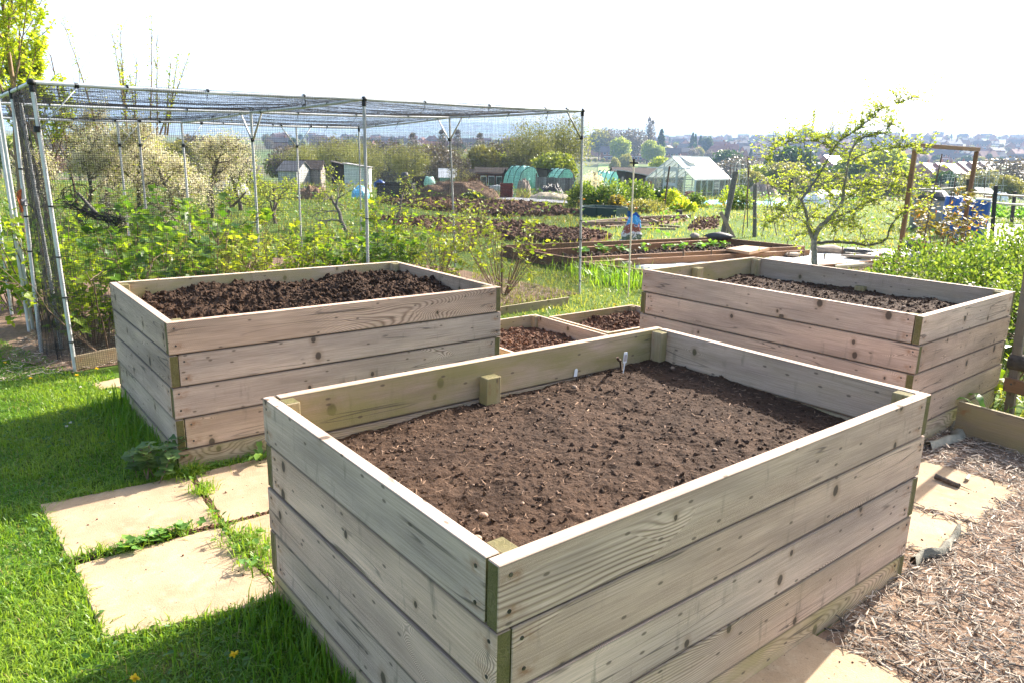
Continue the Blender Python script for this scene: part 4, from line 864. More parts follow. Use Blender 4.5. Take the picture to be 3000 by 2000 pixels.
# middle-distance grass
MID = np.array([(FRb-E1*2.2-E2*.2)[:2], (F1+e2D*1.4)[:2], F2[:2]+e2D[:2]*.9, (OC+c2*2.3)[:2], (OC+c2*2.3+c1*1.6)[:2], (6.0, 9.0), (9.0, 13.5), (4.2, 13.2), (1.2, 12.6), (-.7, 13.0)])
MEX = BEDS+[shr(SL[7], 1.)]
m = MB(); P = keep(sample(MID, 26000), MEX); pt = fbm(P[:, 0]*1.3, P[:, 1]*1.3, 3, 60); blades(m, P, .02, .07, .010, .9, tb=.5+(pt-.5)*1.6); Q = P[(pt > .55)]; blades(m, Q[:1500], .05, .14, .012, .7, tb=.35)
P = sample(np.array([qR[:2]*1.0, pR[:2]+[.15, .25], (OC+c1*1.75)[:2], (5.2, 8.0), (9.5, 8.0), (9.5, 3.2)]), 9000); blades(m, P, .04, .16, .012, .8, tb=.4)
tag(m.build('meadow_grass', M['roughgrass']), 'sunny rough grass between the cage and the hedge-side raised bed', 'grass', None, 'stuff')
m = MB(); c0 = G(1790, 842); c1_ = G(1680, 790)
for c, n in ((G(1800, 815), 420), (G(1740, 800), 420), (G(1850, 835), 380)): blades(m, c[:2]+rng.normal(0, .30, (n, 2)), .10, .30, .014, .85, tb=.35)
tag(m.build('long_grass', M['grass']), 'long lush grass clump at the corner of the low brown timber bed', 'grass', None, 'stuff')
FARG = np.array([(-14, 15), (0.5, 13.5), (9, 14), (16, 16), (34, 44), (-40, 44)])
m = MB(); P = sample(FARG, 52000); P = P[np.linalg.norm(P, axis=1) < 44]; pt = fbm(P[:, 0]*.45, P[:, 1]*.45, 4, 71); pt2 = fbm(P[:, 0]*1.7, P[:, 1]*1.7, 3, 75)
EXF = []
def exf(poly): EXF.append(np.array([p[:2] for p in poly]))
PL1 = [G(x, y, .03) for x, y in ((1100, 590), (1330, 588), (1560, 600), (1700, 627), (1480, 634), (1250, 612))]
PL2 = [G(x, y, .03) for x, y in ((1060, 640), (1300, 640), (1540, 655), (1760, 690), (1640, 708), (1480, 700), (1240, 668))]
PL3 = [G(x, y, .03) for x, y in ((1470, 700), (1700, 672), (1800, 695), (1690, 712))]
PATH = [G(x, y, .03) for x, y in ((1440, 574), (1665, 588), (1665, 596), (1440, 582))]
for p in (PL1, PL2, PATH): exf(p)
P_ = keep(P, EXF); pt = fbm(P_[:, 0]*.45, P_[:, 1]*.45, 4, 71); far_ = np.linalg.norm(P_, axis=1)
blades(m, P_, .03, .14, .026, .8, tb=.45+(pt-.5)*2.2); tag(m.build('rough_grass', M['roughgrass']), 'rough grass covering the allotment plots in the middle distance', 'grass', None, 'stuff')
m = MB(); P = keep(sample(FARG, 16000), EXF); pp = fbm(P[:, 0]*.4, P[:, 1]*.4, 3, 90); P = P[pp > .47]; blades(m, P, .05, .22, .03, .8); tag(m.build('dry_meadow_grass', M['drygrass']), 'straw coloured dry grass patches on the allotment', 'grass', None, 'stuff')
m = MB(); P = keep(sample(FARG, 9000), EXF); pp = fbm(P[:, 0]*.6, P[:, 1]*.6, 3, 95); P = P[pp > .60]; n = len(P); m.inst(*OVAL, np.c_[P, rng.uniform(.05, .3, n)], rng.uniform(.06, .16, n), leafrot(hdirs(n, .4, .3), rnd=.5)); tag(m.build('allotment_weeds', M['crop']), 'broad leaved weeds and crops across the allotment', 'weeds', None, 'stuff')

def soilpatch_(name, label, poly, res=.16, amp=.09, mat='plough', cm='redclod', n=1600, cs=(.02, .11)):
    m = MB(); P = np.array(poly); lo, hi = P[:, :2].min(0), P[:, :2].max(0); nu, nv = max(4, int((hi[0]-lo[0])/res)), max(4, int((hi[1]-lo[1])/res))
    U, V_ = np.meshgrid(np.linspace(lo[0], hi[0], nu), np.linspace(lo[1], hi[1], nv), indexing='ij'); ins = inpoly(U.ravel(), V_.ravel(), P).reshape(U.shape)
    zz = np.where(ins, .012+amp*fbm(U*1.8, V_*1.8, 4, 33), -.05); g = np.stack([U, V_, zz], -1); m.grid(g); s = sample(P, n); m.inst(*lump(.3), np.c_[s, .03+amp*.5+0*s[:, 0]], rng.uniform(*cs, n), rndrot(n), 1)
    o = m.build(name, [M[mat], M[cm]]); tag(o, label, None, None, 'structure')
soilpatch_('ploughed_plot', None, PL1, .2, .10); soilpatch_('dug_plot', None, PL2, .2, .10, mat='plough', cm='redclod', n=500, cs=(.02, .07)); PL4 = [G(x, y, .03) for x, y in ((1710, 652), (1842, 642), (2018, 635), (2010, 648), (1905, 660), (1750, 664))]; soilpatch_('bare_plot', None, PL4, .2, .04, mat='mulch', cm='redclod', n=300, cs=(.02, .05))
PL5 = [G(x, y, .03) for x, y in ((2040, 640), (2110, 636), (2105, 668), (2010, 676))]; soilpatch_('bare_plot', None, PL5, .2, .04, mat='mulch', cm='redclod', n=200, cs=(.02, .05))
soilpatch_('dug_soil', None, PL3, .15, .10, cm='redclod', n=500, cs=(.02, .06))
sheet('gravel_path', [p[:2] for p in PATH], .02, 'grey')

# ================================================================== timber frames in the middle distance
def rail_frame(name, label, segs, h, th, wood='brownwood', end='brownend', group=None, cat='garden bed', z=None):
    c = np.mean([p for s in segs for p in s[:2]], 0); t = thing(name, label, cat, (c[0], c[1], 0), group)
    for s in segs:
        p, q = np.array(s[0], float), np.array(s[1], float); hh = s[2] if len(s) > 2 else h; d = q-p; d[2] = 0; L = np.linalg.norm(d); d /= L; n = np.cross(Z, d)
        W = Wood(); W.plank((p[0], p[1], hh-h-.03), d, L, n, Z, h+.03, th, .1, seg=6); W.build('rail', t, wood, end)
    return t
hT = .20
a_, b_, c_, d_2 = G(1468, 720, hT), G(1672, 756, hT), G(2357, 722, hT), G(2110, 697, hT); lf = lambda p, q, f: np.array(p)*(1-f)+np.array(q)*f
rail_frame('timber_bed', 'long low brown timber bed with young strawberry plants and a hatch board', [(a_, G(2097, 695, hT)), (a_, b_), (b_, c_), (d_2, c_), (lf(a_, b_, .42), lf(d_2, c_, .12)), (lf(a_, b_, .42), lf(a_, b_, 1.0))], hT, .05)
rail_frame('timber_strip', 'lower outer brown rail in front of the strawberry bed', [(G(1706, 768, .16), G(2374, 733, .16)), (G(1706, 768, .16), G(1880, 794, .14))], .16, .05)
sheet('bed_earth', [lf(a_, b_, .45)[:2], b_[:2], c_[:2], lf(d_2, c_, .12)[:2]], .07, 'plough')
m = MB(); n = 900; s = sample([lf(a_, b_, .45), b_, c_, lf(d_2, c_, .12)], n); m.inst(*lump(.3), np.c_[s, .075+0*s[:, 0]], rng.uniform(.01, .05, n), rndrot(n)); tag(m.build('bed_clods', M['clod']), 'dark soil clods in the long strawberry bed', 'soil', None, 'stuff')
for k, (x, y) in enumerate(((1711, 744), (1764, 739), (1823, 737), (1882, 733), (1950, 731), (1996, 729), (2052, 727), (2088, 722), (2124, 724))):
    b = G(x, y, .10); t = thing('strawberry_plant', f'young strawberry plant in the long timber bed, {("first","second","third","fourth","fifth","sixth","seventh","eighth","ninth")[k]} from the compost bag end', 'plant', tuple(b), 'strawberry plants in the timber bed'); m = MB(); n = random.randint(12, 34)
    m.inst(*LOBED, b+rng.normal(0, .05+.02*random.random(), (n, 3))*[1, 1, .25]+Z*rng.uniform(.02, .10, n)[:, None], rng.uniform(.05, .09, n), leafrot(hdirs(n, .2, .2), rnd=.4)); m.build('leaves', M['crop'], t)
    m = MB(); [m.tube(wig(b-Z*.04, b+[rng.normal(0, .04), rng.normal(0, .04), .06], 3, .002), .003, 4) for _ in range(6)]; m.build('stalks', M['crop'], t)
q = [G(2128, 728, .235), G(2195, 739, .235), G(2255, 726, .235), G(2182, 719, .235)]; m = MB(); V = [p for p in q]+[p-Z*.05 for p in q]; m.add(V, [[0, 1, 2, 3], [7, 6, 5, 4], [0, 4, 5, 1], [1, 5, 6, 2], [2, 6, 7, 3], [3, 7, 4, 0]])
tag(m.build('hatch_board', simple('fresh_board', (.52, .33, .20), (.42, .25, .15), scale=8), loc=tuple(q[0])), 'square pale board laid over the right end of the strawberry bed', 'board')
# white sheet with stones, tubes and stakes
SH = [G(x, y, .03) for x, y in ((1768, 764), (1900, 757), (2100, 747), (2350, 736), (2660, 732), (2700, 748), (2420, 778), (2150, 800), (1930, 800), (1870, 784))]
P = np.array(SH); lo, hi = P[:, :2].min(0), P[:, :2].max(0); U, V_ = np.meshgrid(np.linspace(lo[0], hi[0], 90), np.linspace(lo[1], hi[1], 70), indexing='ij'); ins = inpoly(U.ravel(), V_.ravel(), P).reshape(U.shape); m = MB()
zz = np.where(ins, .03+.07*fbm(U*2.2, V_*2.2, 4, 3)**1.5, -.06); m.grid(np.stack([U, V_, zz], -1)); tag(m.build('white_sheet', M['fleece'], smooth=True, loc=tuple(np.mean(P, 0))), 'crumpled white sheet spread on the ground behind the hedge-side raised bed', 'sheet')
def rock(label, c, s, mat='stone', name='stone', grp=None, sq=(1, .8, .5), rz=None):
    m = MB(); V, F = lump(.10, ICO2); V = V*np.array(sq)*s; a = random.random()*6 if rz is None else rz; R = np.array([[math.cos(a), -math.sin(a), 0], [math.sin(a), math.cos(a), 0], [0, 0, 1]]); m.add(V@R.T+np.array(c), F); tag(m.build(name, M[mat], loc=tuple(c), smooth=True), label, name, grp)
rock('flat brown stone holding the white sheet left of the apple trunk', G(2320, 745, .1), .22, sq=(1, .7, .2)); rock('pale flat stone slab lying on the sheet right of the apple trunk', G(2425, 732, .12), .40, sq=(1, .6, .22), rz=.3)
rock('dark slate slab on the sheet beyond the apple trunk', G(2500, 733, .12), .42, 'slate', 'slate', sq=(1, .7, .12), rz=-.2); rock('reddish board-like stone on the far corner of the white sheet', G(2525, 752, .1), .40, sq=(1, .35, .10), rz=-.3)
rock('grey stone on the back rail of the strawberry bed', G(2035, 692, .25), .13); rock('dark slate leaning over the back rail of the strawberry bed', G(2108, 693, .26), .30, 'slate', 'slate', sq=(1, .5, .3), rz=0)
rock('brown stone near the left corner of the white sheet', G(1815, 768, .1), .24, sq=(1, .6, .25))
tubething('beige_tube', 'long beige cardboard tube lying along the white sheet', 'tube', [G(1908, 765, .10), G(2080, 756, .10), G(2275, 744, .10)], .05, 'tubebeige', 10)
tubething('black_pipe', 'black pipe end lying at the left of the beige tube', 'pipe', [G(1866, 765, .1), G(1888, 765, .1), G(1907, 765, .1)], .055, 'black', 10)
tubething('grey_pole', 'thin grey pole lying on the white sheet', 'pole', [G(1890, 756, .1), G(1960, 755, .1), G(2070, 753, .1)], .03, 'greyboard', 8)
tubething('beige_tube', 'short beige tube lying on the chips behind the hedge-side raised bed', 'tube', [G(2440, 783, .06), G(2500, 779, .06), G(2561, 772, .06)], .055, 'tubebeige', 10)
for k, (x, y0, y1) in enumerate(((2000, 775, 738), (2258, 755, 722), (2072, 765, 735), (2082, 768, 725), (2309, 764, 738), (2354, 760, 728), (2168, 745, 730), (2308, 720, 700), (2466, 756, 722), (2412, 770, 745), (1934, 778, 756))):
    b = G(x, y0); tp = D(x+3, y1, b[1]); tubething('stake', ['short brown stake standing at the left front of the white sheet', 'short dark stake by the outer rail near the hatch board', 'thin twig stake in the middle of the white sheet', 'taller twig stake paired with another in the middle of the white sheet', 'thin stake between the stones left of the apple trunk', 'thin leaning stake close to the apple trunk', 'stub of a stake before the hatch board', 'thin stake behind the hatch board by the back rail', 'rusty stake right of the apple trunk on the sheet', 'crooked brown twig standing right beside the apple trunk', 'low pale stake at the left front edge of the sheet'][k], 'stake', [b, (b+tp)/2+rng.normal(0, .008, 3), tp], .022 if k in (0, 1) else .012, 'rust' if k in (1, 8, 9) else 'stem', 6, 'stakes around the white sheet')
rail_frame('timber_edging', 'brown timber edge frame behind the apple trunk on the chips', [(G(2405, 777, .12), G(2632, 759, .12)), (G(2575, 742, .12), G(2720, 765, .12))], .12, .05)
CH2 = [G(x, y)[:2] for x, y in ((2420, 790), (2640, 762), (2780, 790), (2720, 840), (2500, 830))]; sheet('chip_patch', CH2, .006, 'mulch'); scatter_chips('wood_chips', 'reddish wood chips around the foot of the brown gate frame', CH2, 2500, .03, .09, .03)

# compost bag
b = G(1846, 716, .05); t = thing('compost_bag', 'crumpled printed compost bag, blue top over brown and white, standing on the timber bed', 'bag', tuple(b)); n = 28; k = 12; th = np.arange(n)*2*PI/n; V = []
for i in range(k):
    f = i/(k-1); r = (.225*(1-.55*f**1.6))*(1+.10*np.sin(5*th+i)+.07*np.sin(9*th+2.3*i))*(1+.06*math.sin(i*2.1)); V.append(np.stack([r*np.cos(th)+.06*f, .62*r*np.sin(th), np.full(n, .60*f+.02*math.sin(i*1.7))+.03*np.sin(3*th)*f], -1))
V = np.array(V)+b; m = MB(); P_ = np.concatenate([V, V[:, :1]], 1); m.grid(P_); m.add(np.concatenate([V[-1], [V[-1].mean(0)-Z*.03]]), [[i, (i+1) % n, n] for i in range(n)]); m.build('sack', M['bag'], t)
m = MB(); u = np.linspace(-1, 1, 9); m.grid(np.stack([b+np.stack([u*.12+.03, .03*np.sin(u*5), .56+.02*np.cos(u*7)], -1), b+np.stack([u*.15+.05, .05*np.sin(u*4+1), .66+.03*np.sin(u*6)-.03*u], -1)])); m.build('folded_top', M['blue'], t)

# brown gate frame, leaning posts, rods
gl = G(2631, 800); gr = D(2812, 760, 14.8)*[1, 1, 0]; t = thing('gate_frame', 'tall brown timber gate frame of two posts and a lintel beyond the apple tree', 'gate frame', tuple(gl))
W = Wood(); W.plank(gl, Z, 2.13, E1, E2, .07, .06, 0, seg=8, bow=.01); W.build('post', t, 'brownwood', 'brownend'); W = Wood(); W.plank(gr, Z, 2.13, E1, E2, .07, .06, 0, seg=8, bow=.01); W.build('post', t, 'brownwood', 'brownend')
W = Wood(); dd = unit(gr-gl); W.plank(gl-dd*.06+Z*2.134, dd, np.linalg.norm(gr-gl)+.15, np.cross(Z, dd), Z, .07, .065, 0, seg=8); W.build('lintel', t, 'brownwood', 'brownend')
def post(label, pb, pt, r, mat='greybark', name='post', grp=None, n=8, cat=None):
    pb, pt = np.array(pb, float), np.array(pt, float); k = 7; o = MB(); P = wig(pb-Z*.05, pt, k, .006); o.tube(P, r*(1+rng.normal(0, .04, k)), n); tag(o.build(name, M[mat], loc=tuple(pb)), label, cat or name.replace('_', ' '), grp)
b = G(2117, 692); post('thick weathered post leaning to the right behind the strawberry bed', b, D(2157, 505, b[1]+.1), .072)
b = G(2157, 697); p_ = D(2116, 620, b[1]+.25); W = Wood(); t = thing('brace_board', 'grey board propped diagonally against the thick leaning post', 'board', tuple(b)); d = unit(p_-b); W.plank(b, d, np.linalg.norm(p_-b), unit(np.cross(d, [0, 1, 0])), np.array([0, 1., 0]), .05, .08, 0, seg=4); W.build('plank', t, 'oldwood', 'end')
b = G(2132, 690); post('short stake just behind the leaning post', b, D(2130, 655, b[1]), .035)
b = G(2211, 694); post('slim upright weathered post right of the leaning post', b, D(2213, 541, b[1]), .05)
b = G(2190, 668); tubething('thin_rod', 'thin dark rod standing between the leaning post and the upright post', 'rod', [b, D(2192, 460, b[1])], .014, 'rust', 6, 'thin rods around the apple tree')
for k, (x0, y0, x1, y1) in enumerate(((2175, 690, 2195, 490), (2275, 690, 2245, 530), (2350, 640, 2348, 445), (2372, 640, 2375, 425), (2245, 640, 2258, 545), (2754, 760, 2790, 560), (2690, 790, 2760, 452), (2842, 690, 2848, 500), (2882, 680, 2886, 520), (2770, 745, 2800, 520))):
    b = G(x0, y0); tubething('thin_rod', ['bent thin cane crossing another left of the upright post', 'thin cane leaning left behind the upright post', 'tall thin rod seen through the left apple branches', 'tallest thin rod with a knob seen through the apple crown', 'short thin cane near the black fence stub', 'thin rod crossing inside the brown gate frame, right one', 'long thin rod slanting through the brown gate frame', 'tall thin rod beside the blue barrels', 'thin rod right of the blue barrels', 'thin rod near the right gate post'][k], 'rod', [b, (b+D(x1, y1, b[1]))/2+rng.normal(0, .01, 3), D(x1, y1, b[1]+.1)], .012, 'rust', 5, 'thin rods around the apple tree')
b = G(1945, 612); post('rusty iron stake leaning in front of the greenhouse', b, D(1961, 487, b[1]), .035, 'rust', 'iron_stake')
for k, (x, y0, y1, r) in enumerate(((2836, 722, 527, .055), (2915, 708, 545, .05), (2972, 668, 560, .055), (2315, 600, 512, .09))):
    b = G(x-10 if k < 3 else x, y0); post(['dark fence post standing before the blue barrels', 'dark slanting fence post right of the blue barrels', 'dark fence post with rails near the right edge', 'black fence stub behind the apple crown'][k], b, D(x+4, y1, b[1]), r, 'darkshed', 'fence_post', 'dark fence posts on the right')
for k, (x0, y0, x1, y1) in enumerate(((2850, 565, 3080, 580), (2830, 588, 3080, 606), (2690, 556, 2830, 550))):
    Y = 20.5-2*k*.3; tubething('fence_rail', ['upper pale fence rail right of the barrels', 'lower pale fence rail right of the barrels', 'pale rail crossing behind the gate frame'][k], 'rail', [D(x0, y0, Y), D((x0+x1)/2, (y0+y1)/2+2, Y), D(x1, y1, Y)], .028, 'cane', 6, 'pale fence rails on the right')
# barrels and tank
def barrel(label, c, r, h):
    t = thing('blue_barrel', label, 'barrel', tuple(c), 'blue plastic barrels'); m = MB(); pr = [(0, 0), (r*.93, 0), (r*.98, .03), (r, h*.12)]
    for f in (.31, .33, .35, .63, .65, .67, .90): pr.append((r*(1.035 if f in (.33, .65) else 1.0), h*f))
    pr += [(r*.98, h*.96), (r*.93, h), (r*.90, h)]; m.lathe(pr, 28, c=c); m.build('shell', M['blue'], t, True); m = MB(); m.lathe([(r*.90, h*.99), (r*.95, h*1.005), (r*.95, h*1.03), (r*.88, h*1.035), (0, h*1.03)], 28, c=c); m.build('lid', M['white' if 'white' in label else 'blue'], t, True)
barrel('right blue barrel with a white-rimmed lid behind the dark fence post', G(2857, 726), .17, 1.10); barrel('blue barrel partly hidden by the right gate post and the dark fence post', G(2815, 722), .165, 1.02); barrel('blue barrel standing farther back, left of the right gate post', G(2778, 690), .22, 1.02)
c = G(2712, 672); t = thing('water_tank', 'grey plastic water tank under a black sheet behind the gate frame', 'tank', tuple(c)); m = MB(); m.lathe([(0, 0), (.46, 0), (.48, .4), (.45, .95), (.40, 1.0)], 24, c=c); m.build('tank_wall', M['grey'], t, True); m = MB(); m.lathe([(.50, .88), (.49, .98), (.36, 1.12), (.15, 1.22), (0, 1.24)], 24, c=c); m.build('cover', M['tarp'], t, False)
rock('grey lumpy sack on the chips under the apple tree, right of the gate post', G(2690, 765, .15), .24, 'grey', 'sack', sq=(1, .7, .75))
sheet('membrane_bed', [G(x, y)[:2] for x, y in ((2870, 655), (3100, 668), (3200, 740), (2900, 720))], .03, 'grey')
m = MB(); 
for k in range(4):
    p, q = G(2868, 648-k*12), G(3120, 662-k*14); n = 320; f = rng.random(n)[:, None]; m.inst(*OVAL, p*(1-f)+q*f+rng.normal(0, .12, (n, 3))*[1, 1, .4]+Z*.2, rng.uniform(.08, .2, n), leafrot(hdirs(n, .5, .3), rnd=.5))
tag(m.build('crop_rows', M['crop']), 'rows of bright green crops beyond the fence on the right', 'crops', None, 'stuff')
# ================================================================== terrain
def terr(x, y):
    x = np.asarray(x, float); y = np.asarray(y, float); d = np.maximum(y, 0)
    ys = np.array([0, 30, 95, 220, 350, 480]); zs = np.array([0, 0, -2.6, -9, -3.4, 1.8]); z = np.interp(d, ys, zs)
    k = .026+.036*np.clip((x/np.maximum(d, 1)+.05)/.6, 0, 1); z = z+np.where(d > 480, (np.minimum(d, 1250)-480)*k, 0)
    z = z-np.clip((d-1250)/1500, 0, 1)*(z+10)*(d > 1250)
    r = d*1.0; ridge = np.exp(-((r-4200)/650)**2)*(165+26*fbm(x/900, y*0, 4, 9)+10*fbm(x/160, y*0, 3, 5)); r2 = np.exp(-((r-3000)/420)**2)*(62+50*fbm(x/700+9, y*0, 4, 12))
    return z+(d > 1250)*(ridge+r2)+(d > 30)*(d < 1250)*(fbm(x/40, y/40, 3, 2)-.5)*np.clip((d-30)/100, 0, 1)*1.5
ys = np.concatenate([np.linspace(-30, 12, 30), np.linspace(13, 60, 60), np.geomspace(62, 1300, 110), np.geomspace(1330, 5200, 70)]); rt = np.linspace(-1.25, 1.25, 170)
X = rt[None]*(np.maximum(ys, -5)[:, None]+38); Yg = np.repeat(ys[:, None], len(rt), 1); g = np.stack([X, Yg, terr(X, Yg)-.004], -1); m = MB(); m.grid(g); tag(m.build('ground', M['ground'], smooth=True), None, None, None, 'structure')
def at(px, Y, py=500):
    p = D(px, py, Y); p[2] = terr(p[0], p[1]); return p
def topz(px, py, Y): return D(px, py, Y)[2]

# ================================================================== apple tree by the hedge-side bed
YT = 12.9
def ap(X, Yp, dz=0.): return D(2300+X/2.851, 250+Yp/2.851, YT+dz)
tb = ap(246, 1500); tb[2] = 0; t = thing('apple_tree', 'gnarled old apple tree with fresh yellow-green leaves beside the brown gate frame', 'tree', tuple(tb)); bm_ = MB(); ml = MB(); LP = []
BR_ = [([(246, 1620), (246, 1480), (244, 1380), (240, 1300), (262, 1225), (310, 1165)], .115, .085, 0, 0), ([(240, 1300), (200, 1200), (182, 1090), (135, 960)], .07, .05, 0, -.2), ([(135, 960), (60, 905), (-30, 870), (-140, 830), (-250, 770)], .038, .012, -.2, .3),
 ([(135, 960), (230, 830), (320, 690), (400, 540), (450, 470), (560, 400), (650, 330), (740, 250), (830, 190), (960, 150), (1060, 100)], .045, .006, -.2, .4), ([(310, 1165), (400, 1080), (470, 985), (495, 850), (530, 640), (570, 520), (640, 450), (740, 415), (830, 405), (905, 450), (990, 560)], .065, .008, 0, -.5),
 ([(400, 540), (330, 490), (220, 465), (100, 460), (0, 490), (-110, 540), (-150, 620), (-165, 700)], .022, .006, 0, -.4), ([(450, 480), (350, 440), (250, 425), (100, 430), (0, 445), (-100, 500)], .018, .005, 0, .5), ([(255, 1320), (400, 1310), (600, 1325), (700, 1340), (840, 1290), (880, 1180), (960, 1090), (1080, 1030), (1160, 1010)], .058, .008, 0, -.5),
 ([(310, 1170), (400, 1112), (540, 1060), (660, 990), (760, 960)], .05, .03, 0, .4), ([(262, 1230), (200, 1120), (330, 1108)], .03, .02, .1, .2), ([(480, 970), (560, 930), (680, 940), (800, 1000), (900, 1060)], .024, .006, 0, -.5), ([(530, 640), (700, 560), (850, 535), (1000, 520), (1120, 550), (1180, 585)], .020, .005, -.3, -.7),
 ([(500, 850), (640, 830), (800, 840), (890, 850), (970, 930), (1050, 1010)], .02, .005, -.2, .5), ([(400, 540), (500, 600), (650, 640), (800, 720), (980, 760), (1100, 780), (1210, 860)], .022, .005, 0, .7), ([(830, 405), (860, 370), (900, 330), (970, 365)], .012, .005, -.4, -.5), ([(210, 1190), (120, 1120), (0, 1100), (-120, 1140), (-170, 1180)], .024, .006, 0, -.5),
 ([(215, 1240), (120, 1250), (60, 1300)], .03, .012, 0, .3), ([(320, 700), (220, 760), (100, 740), (-30, 760)], .016, .005, -.1, .6), ([(230, 830), (330, 860), (420, 930), (600, 900), (700, 860)], .016, .005, -.2, .5), ([(700, 1340), (620, 1200), (560, 1100), (640, 1020)], .02, .006, -.3, .2), ([(400, 1310), (420, 1200), (380, 1150), (470, 1130), (560, 1190)], .016, .005, 0, -.4), ([(135, 960), (100, 1040), (20, 1060), (-80, 1030)], .018, .005, -.2, -.6)]
for px, r0, r1, z0, z1 in BR_:
    k = len(px); pts = np.array([ap(x, y, z0+(z1-z0)*i/(k-1)) for i, (x, y) in enumerate(px)]); n = k*4; tt = np.linspace(0, k-1, n)
    ii = np.minimum(tt.astype(int), k-2); w = (tt-ii)[:, None]; P0, P1_, P2a, P3 = pts[np.maximum(ii-1, 0)], pts[ii], pts[ii+1], pts[np.minimum(ii+2, k-1)]
    P = .5*(2*P1_+(P2a-P0)*w+(2*P0-5*P1_+4*P2a-P3)*w**2+(3*P1_-P0-3*P2a+P3)*w**3); P[1:] += rng.normal(0, .004, (n-1, 3)); rr = (r0+(r1-r0)*np.linspace(0, 1, n)**.8)*.52; bm_.tube(P, rr*(1+rng.normal(0, .05, n)), 8 if r0 > .04 else 6)
    if r0 > .1: continue
    L = np.sum(np.linalg.norm(np.diff(P, axis=0), axis=1)); 
    for s in range(int(L*(38 if r0 < .05 else 24))):
        i = random.randrange(max(1, int(n*.15)), n); d = unit(rng.normal(0, 1, 3)*[1, 1, .8]+[0, 0, .4]); ln = random.uniform(.06, .50)*(1.5 if random.random() < .2 else .85); tw = wig(P[i], P[i]+d*ln, 5, .012); bm_.tube(tw, np.linspace(.006, .002, 5), 4)
        LP += [tw[j] for j in (1, 2, 3, 4) if random.random() < .75]+([P[i]] if random.random() < .5 else [])
for x0, y0, x1, y1 in ((220, 400, 235, 230), (240, 330, 262, 200), (170, 440, 165, 320), (110, 420, 60, 340), (500, 420, 560, 270), (700, 300, 720, 130), (740, 250, 760, 170), (820, 330, 850, 200), (450, 470, 445, 380), (640, 340, 640, 290), (960, 560, 1130, 450), (990, 400, 1000, 350)):
    tw = wig(ap(x0, y0), ap(x1, y1), 7, .01); bm_.tube(tw, np.linspace(.006, .0025, 7), 4); LP += [p for p in tw[1:]]
LP = np.array(LP); nl = 5; Q = np.repeat(LP, nl, 0); d = hdirs(len(Q), .55, .5); ml.inst(*OVAL, Q+d*.006, rng.uniform(.022, .052, len(Q)), leafrot(d, rnd=.6))
bm_.build('trunk', M['greybark'], t, True); ml.build('crown', M['apple'], t)
# bronze-leaved shrub under it
b = bush('bronze_shrub', 'open shrub with bronze and olive leaf clumps between the apple tree and the gate frame', 'shrub', 15, 1.42, .85, 760, .072, 'bronze', LOBED, None, lowleaf=.45, extra=(120, .06, 'orange_petal')); b.location = G(2745, 770)

# dark hedge bush at the right
def mound(name, label, cat, c, r, nleaf, ls, leafm, tmpl=OVAL, stems=30, group=None, shell=.55, skirt=.02, sprays=0):
    t = thing(name, label, cat, tuple(c), group); c = np.array(c, float); r = np.array(r, float); ms = MB(); ml = MB(); d = unit(rng.normal(size=(nleaf*2, 3))); d = d[d[:, 2] > -.15][:nleaf]; n = len(d)
    bump = .78+.5*fbm(d[:, 0]*3+7, d[:, 1]*3+d[:, 2]*2.5, 4, int(c[0]*31) % 997); f = (shell+(1-shell)*rng.random(n)**.45)*bump; p = c+d*r*f[:, None]; p[:, 2] = np.maximum(p[:, 2], c[2]+skirt); q = unit(d+rng.normal(0, .7, d.shape)); ml.inst(*tmpl, p, ls*rng.uniform(.55, 1.25, n), leafrot(q, rnd=.8))
    for k in range(stems):
        a = unit(rng.normal(size=3)*[1, 1, .5]+[0, 0, .7]); e = c+a*r*random.uniform(.7, 1.0+.25*(k < sprays)); w_ = wig(c+rng.normal(0, .1, 3)*r*[1, 1, 0], e, 6, .03*r[2]); ms.tube(w_, np.linspace(.016, .003, 6)*max(.6, r[2]), 4)
        if k < sprays:
            n2 = 26; f2 = rng.uniform(.55, 1.05, n2)[:, None]; ml.inst(*tmpl, w_[2]+(e-w_[2])*f2+rng.normal(0, .03, (n2, 3)), ls*rng.uniform(.7, 1.3, n2), leafrot(hdirs(n2, .3), rnd=.7))
    ms.build('stems', M['stem'], t, True); ml.build('foliage', M[leafm], t); return t
HG = 'dense bushes of the right hand hedge'
for (c, r, n, lab) in (((5.05, 8.5, 0), (1.05, 1.0, .98), 12000, 'low rounded left end of the glossy green hedge behind the raised bed'), ((6.5, 8.9, 0), (1.5, 1.2, 1.22), 17000, 'tall middle bush of the glossy green hedge on the right'), ((5.6, 7.2, 0), (1.15, .9, .95), 9000, 'glossy green hedge bush nearest the corner of the raised bed'), ((8.2, 9.3, 0), (1.5, 1.3, 1.30), 9000, 'glossy green hedge bush running out of sight on the right'), ((5.6, 5.9, 0), (.9, .9, .7), 6000, 'leafy bush low behind the rail fence')):
    mound('hedge_bush', lab, 'bush', c, r, n, .046, 'hedge', OVAL, 40, HG, sprays=22)

